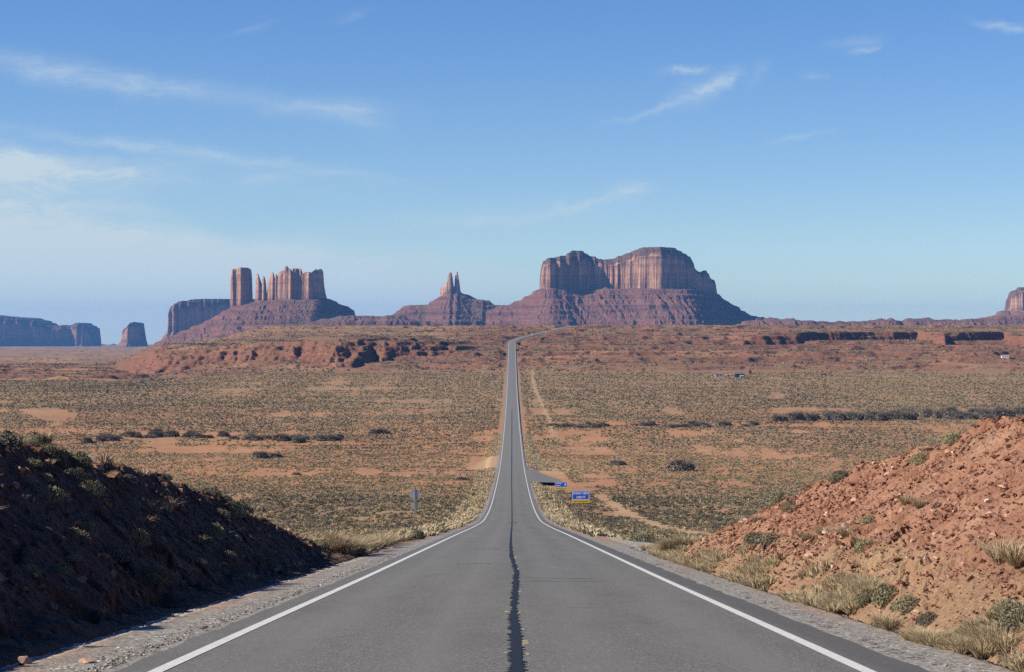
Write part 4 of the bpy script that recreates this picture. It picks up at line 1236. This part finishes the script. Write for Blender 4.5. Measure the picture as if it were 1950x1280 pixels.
boulder(1831, 25.6, .13, .26, "upright white rock at the gravel edge in the lower right corner", M_ROCK_W, 2)
# loose gravel on the shoulders
n = 16000
gy_ = 21.5 + 60 * rng.random(n) ** 1.7
side = rng.random(n) < .58
gx_ = np.where(side, -(4.15 + 2.0 * rng.random(n)), 4.55 + 1.0 * rng.random(n))
gs = .014 + .045 * rng.random(n) ** 3
tt_ = np.where(gx_ < 0, (-gx_ - 3.95) / (lw(gy_) - 3.95), (gx_ - 4.3) / (rw(gy_) - 4.3))
gz_ = ZR(gy_) - .045 - (.02 + .035 * (np.abs(gx_) - 3.9)) + .03 + gs * .15 - .3 * sstep(.8, 1, tt_)
ok = tt_ < .92
o = scatter_mesh("loose_gravel", SH, rng.integers(0, 12, ok.sum()), np.stack([gx_, gy_, gz_], 1)[ok], gs[ok][:, None] * rng.uniform(.8, 1.6, (ok.sum(), 3)), rng.random(ok.sum()) * 6.28, .5 + rng.normal(size=ok.sum()) * .3, M_PEBBLE)
tag(o, kind="stuff")

# ------------------------------------------------------------------ signs, posts, fence
def bx(bm, c, s):
    bmesh.ops.create_cube(bm, size=1, matrix=Matrix.Translation(c) @ Matrix.Diagonal((*s, 1)))
def ob(name, bm, mat, parent=None, loc=None, bevel=0):
    if bevel: bmesh.ops.bevel(bm, geom=bm.edges[:], offset=bevel, segments=2, affect='EDGES')
    me = bpy.data.meshes.new(name); bm.to_mesh(me); bm.free(); me.materials.append(mat)
    o = bpy.data.objects.new(name, me); C.objects.link(o)
    if parent is not None: o.parent = parent
    if loc is not None: o.location = loc
    return o
def rrect(w, h, r, n=5):
    out = []
    for (cx, cz, a0) in ((w / 2 - r, h / 2 - r, 0), (-w / 2 + r, h / 2 - r, 90), (-w / 2 + r, -h / 2 + r, 180), (w / 2 - r, -h / 2 + r, 270)):
        for k in range(n):
            a = math.radians(a0 + 90 * k / (n - 1)); out.append((cx + r * math.cos(a), cz + r * math.sin(a)))
    return out
def plate(poly, y0, y1):
    bm = bmesh.new()
    a = [bm.verts.new((x, y0, z)) for x, z in poly]; b = [bm.verts.new((x, y1, z)) for x, z in poly]
    bm.faces.new(a); bm.faces.new(b[::-1])
    for i in range(len(a)): bm.faces.new((a[i], b[i], b[(i + 1) % len(a)], a[(i + 1) % len(a)]))
    bmesh.ops.recalc_face_normals(bm, faces=bm.faces)
    return bm
def ring(poly, poly2, y0, y1):
    bm = bmesh.new(); n_ = len(poly)
    q = [[bm.verts.new((x, y_, z)) for x, z in p] for p in (poly, poly2) for y_ in (y0, y1)]
    for i in range(n_):
        j = (i + 1) % n_
        bm.faces.new((q[0][i], q[0][j], q[2][j], q[2][i])); bm.faces.new((q[1][i], q[1][j], q[3][j], q[3][i]))
        bm.faces.new((q[0][i], q[0][j], q[1][j], q[1][i])); bm.faces.new((q[2][i], q[2][j], q[3][j], q[3][i]))
    bmesh.ops.recalc_face_normals(bm, faces=bm.faces)
    return bm
def lettering(txt, size, parent, loc, mat, squeeze=1.0):
    cu = bpy.data.curves.new("lettering", 'FONT'); cu.body = txt; cu.size = size; cu.align_x = 'CENTER'; cu.align_y = 'CENTER'; cu.extrude = .004; cu.offset = size * .018
    t = bpy.data.objects.new("lettering_text", cu); C.objects.link(t)
    dg = bpy.context.evaluated_depsgraph_get()
    me = bpy.data.meshes.new_from_object(t.evaluated_get(dg))
    bpy.data.objects.remove(t); me.name = "lettering"; me.materials.clear(); me.materials.append(mat)
    o = bpy.data.objects.new("lettering", me); C.objects.link(o); o.parent = parent; o.location = loc; o.rotation_euler = (math.radians(90), 0, 0); o.scale = (squeeze, 1, 1)
    return o

def road_sign(px, d, w, ztop, zbot, zy, posts, label, texts, arrow=False):
    x = (px - 975) / F * d
    g = tz1(x, d)
    root = thing("road_sign", label, "road sign", (x, d, g))
    h = ztop - zbot; cz = (ztop + zbot) / 2 - g
    p = ob("sign_panel", plate(rrect(w, h, .08), -.012, .012), M_BLUE, root, (0, 0, cz))
    ob("border", ring(rrect(w - .04, h - .04, .07), rrect(w - .13, h - .13, .05), -.0165, -.0125), M_SWHITE, p)
    for (tx, sz, lx, lz, sq) in texts: lettering(tx, sz, p, (lx, -.019, lz), M_SWHITE, sq)
    if arrow:
        pts = [(-.06, -.22), (.02, -.26), (.13, -.02), (.24, -.08), (.22, .26), (-.10, .10), (.02, .05)]
        ob("arrow", plate([(a + w * .30, b * h * 1.15) for a, b in pts], -.021, -.0145), M_SWHITE, p)
    yh = zbot - zy
    ob("plaque", plate(rrect(w + .06, yh - .02, .04), -.010, .010), M_SYEL, root, (0, -.002, (zbot + zy) / 2 - g - .01))
    bm = bmesh.new()
    xx = -w * .40
    while xx < w * .38:
        l_ = random.uniform(.05, .12); bx(bm, (xx + l_ / 2, -.0145, (zbot + zy) / 2 - g), (l_, .003, yh * .28)); xx += l_ + random.uniform(.03, .06)
    ob("plaque_lettering", bm, M_BLACK, root)
    for po in posts:
        bm = bmesh.new(); gx = tz1(x + po, d) - g
        bx(bm, (po, .045, (ztop - g + gx - .3) / 2), (.085, .055, ztop - g - gx + .3 - .08))
        ob("post", bm, M_STEEL, root)
zz = lambda py, d: (640 - py) / F * d
road_sign(1106, 233, 1.83, zz(934.5, 233), zz(952, 233), zz(957.5, 233), (-.60, .58), "blue scenic view 1000 ft sign with yellow plaque, nearer of the two blue signs",
          [("SCENIC VIEW", .33, 0, .20, .82), ("1000 FT", .33, 0, -.22, .9)])
road_sign(1068.5, 420, 2.35, zz(918, 420), zz(928, 420), zz(931.8, 420), (-.80, .78), "smaller blue scenic view sign with a white arrow, beside the paved turnout",
          [("SCENIC", .36, -.40, .24, .9), ("VIEW", .36, -.52, -.22, .9)], True)
# back of a warning sign on the left
d = 190; x = (790 - 975) / F * d; g = tz1(x, d)
root = thing("warning_sign", "grey back of a diamond warning sign with a small plate below, left of the road", "road sign", (x, d, g))
s = .60
ob("sign_panel", plate([(0, s), (-s, 0), (0, -s), (s, 0)], -.01, .01), M_ALU, root, (0, 0, zz(942, d) - g))
for yq in (959.6, 965.6):
    ob("plate", plate(rrect(.66, .21, .03), -.01, .01), M_ALU, root, (0, 0, zz(yq, d) - g))
bm = bmesh.new(); bx(bm, (0, -.035, (zz(929, d) - g - .3) / 2), (.06, .045, zz(929, d) - g + .3)); ob("post", bm, M_STEEL, root)
bm = bmesh.new(); bx(bm, (0, -.015, zz(942, d) - g + .3), (.5, .008, .04)); bx(bm, (0, -.015, zz(942, d) - g - .3), (.5, .008, .04)); ob("bracket", bm, M_STEEL, root)
# delineator posts
def delineator(px, py0, py1, label, d, col=M_STEEL):
    x = (px - 975) / F * d; g = tz1(x, d); h = (py1 - py0) / F * d
    root = thing("marker_post", label, "post", (x, d, g))
    bm = bmesh.new(); bx(bm, (0, 0, h / 2 - .1), (.075, .03, h + .2)); bx(bm, (0, .02, h / 2 - .1), (.02, .03, h + .2)); ob("post", bm, col, root)
    bm = bmesh.new(); bmesh.ops.create_cone(bm, cap_ends=True, segments=16, radius1=.05, radius2=.05, depth=.015, matrix=Matrix.Translation((0, -.023, h - .08)) @ Matrix.Rotation(math.radians(90), 4, 'X')); ob("reflector", bm, M_SWHITE, root)
delineator(846, 979, 1008, "thin steel delineator post nearest the camera, left of the road", 160)
delineator(907, 961, 976, "second thin delineator post farther down the left road edge", 300)
delineator(1006, 864, 880, "dark thin post right of the road beyond the turnout", 690, M_POST)
# small sign on two posts beyond the turnout
d = 655; x = (1021 - 975) / F * d; g = tz1(x, d)
root = thing("marker_sign", "tiny pale sign on two posts beyond the paved turnout", "road sign", (x, d, g))
ob("sign_panel", plate(rrect(.75, 1.1, .05), -.012, .012), M_ALU, root, (0, 0, 1.9))
for a in (-.3, .3):
    bm = bmesh.new(); bx(bm, (a, .04, 1.1), (.08, .05, 2.6)); ob("post", bm, M_STEEL, root)
d = 652; x = (1004.5 - 975) / F * d; g = tz1(x, d)
root = thing("utility_box", "small pale grey box standing at the far end of the paved turnout", "utility box", (x, d, g))
bm = bmesh.new(); bx(bm, (0, 0, .42), (.85, .6, .9)); ob("cabinet", bm, M_STEEL, root, None, .03)
bm = bmesh.new(); bx(bm, (0, -.31, .42), (.62, .02, .6)); ob("hatch", bm, M_ALU, root)
# red marker by the nose of the slope
d = 79; x = (1366 - 975) / F * d; g = float(bank_z(x, d)[0])
root = thing("marker_post", "tiny red and pale marker stake where the red slope meets the flat", "post", (x, d, g))
M_REDP = plain_mat("red_marker", (.55, .06, .07), .6); M_PINK = plain_mat("pale_marker_band", (.75, .5, .5), .6)
bm = bmesh.new(); bx(bm, (0, 0, .2), (.06, .03, .5)); ob("post", bm, M_REDP, root)
bm = bmesh.new(); bx(bm, (-.012, -.016, .36), (.03, .006, .2)); ob("reflector", bm, M_PINK, root)
# right-of-way fence on the left
root = thing("wire_fence", "thin wire fence with weathered posts crossing the flat left of the road", "fence", (-26, 480, tz1(-26, 480)))
fp = []; y = 200.0
while y < 860 and len(fp) < 96:
    fp.append((-26 + .25 * math.sin(y), y, tz1(-26, y))); y += 7.0
b0 = Vector(root.location)
for (px_, py_, pz_) in fp:
    bm = bmesh.new(); hh = random.uniform(1.25, 1.45)
    bmesh.ops.create_cone(bm, cap_ends=True, segments=6, radius1=.05, radius2=.042, depth=hh + .3, matrix=Matrix.Translation((0, 0, hh / 2 - .15)))
    ob("post", bm, M_POST, root, Vector((px_, py_, pz_)) - b0)
for hz in (.35, .7, 1.05, 1.3):
    bm = bmesh.new()
    for a, b in zip(fp[:-1], fp[1:]):
        q = [bm.verts.new(Vector((p[0] + dx_, p[1], p[2] + hz + dz_)) - b0) for p in (a, b) for dx_, dz_ in ((-.004, 0), (.004, 0), (0, .007))]
        for i in range(3): bm.faces.new((q[i], q[(i + 1) % 3], q[3 + (i + 1) % 3], q[3 + i]))
    ob("wire", bm, M_STEEL, root)

# ------------------------------------------------------------------ the far homestead, trailers, car
M_TAN = plain_mat("tan_stucco", (.50, .38, .28), .9); M_PALE = plain_mat("pale_siding", (.42, .41, .39), .8); M_DARKW = plain_mat("dark_boards", (.06, .05, .045), .9); M_ROOF = plain_mat("grey_roof", (.13, .13, .135), .7)
M_BROWN = plain_mat("rusty_brown", (.13, .06, .04), .9); M_GLASS = plain_mat("window_glass", (.03, .04, .05), .15, .05, 2, .6); M_CARW = plain_mat("white_car_paint", (.75, .76, .77), .35, .03, 2, .5); M_TYRE = plain_mat("tyre_rubber", (.02, .02, .02), .9); M_TRUCK = plain_mat("dark_truck_paint", (.05, .055, .06), .4, .1, 2, .5)
def gable(bm, w, l, hw, hr, over=.25):
    """roof prism over a w (x) by l (y) house; ridge along x"""
    a = [(-w / 2 - over, -l / 2 - over, hw), (w / 2 + over, -l / 2 - over, hw), (w / 2 + over, l / 2 + over, hw), (-w / 2 - over, l / 2 + over, hw), (-w / 2 - over, 0, hr), (w / 2 + over, 0, hr)]
    v = [bm.verts.new(p) for p in a]
    for f in ((0, 1, 5, 4), (2, 3, 4, 5), (0, 4, 3), (1, 2, 5), (3, 2, 1, 0)): bm.faces.new([v[i] for i in f])
def house(name, px, py, w, l, hw, hr, label, cat, wm, rm, wins, door=None, rot=0.0, lo=1500, hi=2300):
    d = solve_d(px, py, lo, hi); x = (px - 975) / F * d; g = tz1(x, d)
    root = thing(name, label, cat, (x, d, g)); root.rotation_euler = (0, 0, rot)
    bm = bmesh.new(); bx(bm, (0, 0, hw / 2 - .4), (w, l, hw + .8)); ob("wall", bm, wm, root)
    bm = bmesh.new(); gable(bm, w, l, hw + .003, hr); ob("roof", bm, rm, root)
    for (wx, wz, ww, wh) in wins:
        bm = bmesh.new(); bx(bm, (wx, -l / 2 - .02, wz), (ww, .06, wh)); ob("window", bm, M_GLASS, root)
    if door:
        bm = bmesh.new(); bx(bm, (door, -l / 2 - .02, 1.0), (.95, .06, 2.0)); ob("door", bm, M_DARKW, root)
    return root
house("shed", 1368.5, 717.5, 6.4, 4.0, 2.0, 3.0, "grey roofed pale shed at the left of the far homestead", "shed", M_PALE, M_ROOF, [(1.6, 1.2, 1.0, .8)], -1.2)
house("house", 1408, 718.5, 8.0, 7.0, 2.9, 4.9, "dark low house with a pitched roof in the middle of the far homestead", "house", M_DARKW, M_ROOF, [(-1.8, 1.5, 1.1, 1.0), (2.2, 1.5, 1.1, 1.0)], .4)
house("stone_hut", 1389, 717.5, 6.8, 3.2, 1.9, 2.2, "long low tan hut between the pale shed and the dark house", "hut", M_TAN, M_TAN, [(2.2, 1.1, .6, .6)], -1.0)
house("cabin", 1412.5, 719.8, 2.6, 2.4, 1.6, 2.3, "little white cabin in front of the dark house", "hut", M_PALE, M_PALE, [(.7, 1.0, .5, .5)], -.4, 0, 1500, 2200)
# tower
d = solve_d(1428, 718, 1500, 2300); x = (1428 - 975) / F * d
root = thing("water_tower", "narrow dark brown tower at the right end of the far homestead", "tower", (x, d, tz1(x, d)))
for a in (-.8, .8):
    for b in (-.8, .8):
        bm = bmesh.new(); bx(bm, (a, b, 1.2), (.25, .25, 3.2)); ob("leg", bm, M_BROWN, root)
bm = bmesh.new(); bmesh.ops.create_cone(bm, cap_ends=True, segments=20, radius1=1.35, radius2=1.35, depth=2.9, matrix=Matrix.Translation((0, 0, 4.2))); ob("tank", bm, M_BROWN, root)
bm = bmesh.new(); bmesh.ops.create_cone(bm, cap_ends=True, segments=20, radius1=1.5, radius2=.2, depth=.6, matrix=Matrix.Translation((0, 0, 5.95))); ob("roof", bm, M_BROWN, root)
d = solve_d(1339, 718, 1500, 2300); x = (1339 - 975) / F * d
root = thing("outhouse", "tiny pale outhouse alone at the left of the far homestead", "hut", (x, d, tz1(x, d)))
bm = bmesh.new(); bx(bm, (0, 0, .9), (1.2, 1.2, 2.2)); ob("wall", bm, M_PALE, root)
bm = bmesh.new(); bx(bm, (0, 0, 2.08), (1.5, 1.5, .14)); ob("roof", bm, M_ROOF, root)
bm = bmesh.new(); bx(bm, (.1, -.61, .85), (.6, .05, 1.7)); ob("door", bm, M_DARKW, root)

def car(x, d, z, label, paint, l=4.6, head=0.0, scale=1.0, name="parked_car", pitch=0.0):
    """side profile lofted across the width, with glass, wheels"""
    root = thing(name, label, "car", (x, d, z)); root.rotation_euler = (pitch, 0, head); root.scale = (scale,) * 3
    prof = [(-2.3, .35), (-2.3, .85), (-2.1, 1.0), (-1.75, 1.55), (-.2, 1.62), (.6, 1.15), (1.9, 1.0), (2.28, .8), (2.3, .35)]
    bm = bmesh.new()
    rings = []
    for w, ins in ((-.9, .0), (-.82, .06), (.82, .06), (.9, .0)):
        rings.append([bm.verts.new((w if zq < 1.05 else w * .82, yq, zq)) for yq, zq in prof])
    for a, b in zip(rings[:-1], rings[1:]):
        for i in range(len(prof)):
            j = (i + 1) % len(prof); bm.faces.new((a[i], b[i], b[j], a[j]))
    bm.faces.new(rings[0]); bm.faces.new(rings[-1][::-1]); bmesh.ops.recalc_face_normals(bm, faces=bm.faces)
    ob("body", bm, paint, root)
    bm = bmesh.new()
    for s_ in (-1, 1): bx(bm, (s_ * .80, -.75, 1.30), (.08, 1.5, .34))
    ob("window", bm, M_GLASS, root)
    bm = bmesh.new(); bx(bm, (0, -1.98, 1.28), (1.2, .06, .36)); ob("rear_window", bm, M_GLASS, root)
    for a in (-1.4, 1.42):
        for s_ in (-1, 1):
            bm = bmesh.new(); bmesh.ops.create_cone(bm, cap_ends=True, segments=16, radius1=.34, radius2=.34, depth=.24, matrix=Matrix.Translation((s_ * .82, a, .34)) @ Matrix.Rotation(math.radians(90), 4, 'Y')); ob("wheel", bm, M_TYRE, root)
dcar = 2905
car(float(XR(dcar)) - 1.7, dcar, float(ZR(dcar)) + .12, "white car driving on the road beyond the bend", M_CARW, head=math.radians(8), name="white_car")
d = solve_d(1568, 715, 1500, 2300); x = (1568 - 975) / F * d
car(x, d, tz1(x, d), "dark vehicle parked alone on the far flat right of the homestead", M_TRUCK, head=math.radians(80), scale=1.15)
d = solve_d(1914, 683.5, 1700, 2700); x = (1914 - 975) / F * d
root = thing("camper_trailer", "white camper trailer parked far away near the right edge", "trailer", (x, d, tz1(x, d)))
bm = bmesh.new(); bx(bm, (0, 0, 1.75), (7.5, 2.4, 2.5)); ob("body", bm, M_CARW, root, None, .25)
for a in (-2.2, 0, 2.2):
    bm = bmesh.new(); bx(bm, (a, -1.21, 2.0), (1.1, .04, .7)); ob("window", bm, M_GLASS, root)
for a in (-.5, .5):
    bm = bmesh.new(); bmesh.ops.create_cone(bm, cap_ends=True, segments=14, radius1=.36, radius2=.36, depth=2.3, matrix=Matrix.Translation((a, 0, .36)) @ Matrix.Rotation(math.radians(90), 4, 'X')); ob("wheel", bm, M_TYRE, root)
d2 = solve_d(1927, 684, 1700, 2700); x2 = (1927 - 975) / F * d2
car(x2, d2, tz1(x2, d2), "dark vehicle parked beside the white camper trailer", M_TRUCK, head=math.radians(90), scale=1.2)

# ------------------------------------------------------------------ haze
HAZE_DENSITY = 2.5e-5
bm = bmesh.new()
bx(bm, (0, 14600, 90), (44000, 30800, 620))
hz_m = bpy.data.materials.new("desert_haze"); hz_m.use_nodes = True
hn = hz_m.node_tree; hn.nodes.clear()
ho = hn.nodes.new("ShaderNodeOutputMaterial"); hv = hn.nodes.new("ShaderNodeVolumePrincipled")
hv.inputs["Color"].default_value = (.17, .45, 1.0, 1); hv.inputs["Density"].default_value = HAZE_DENSITY; hv.inputs["Anisotropy"].default_value = .0
hn.links.new(hv.outputs[0], ho.inputs["Volume"])
hz = ob("haze", bm, hz_m)
tag(hz, kind="stuff")
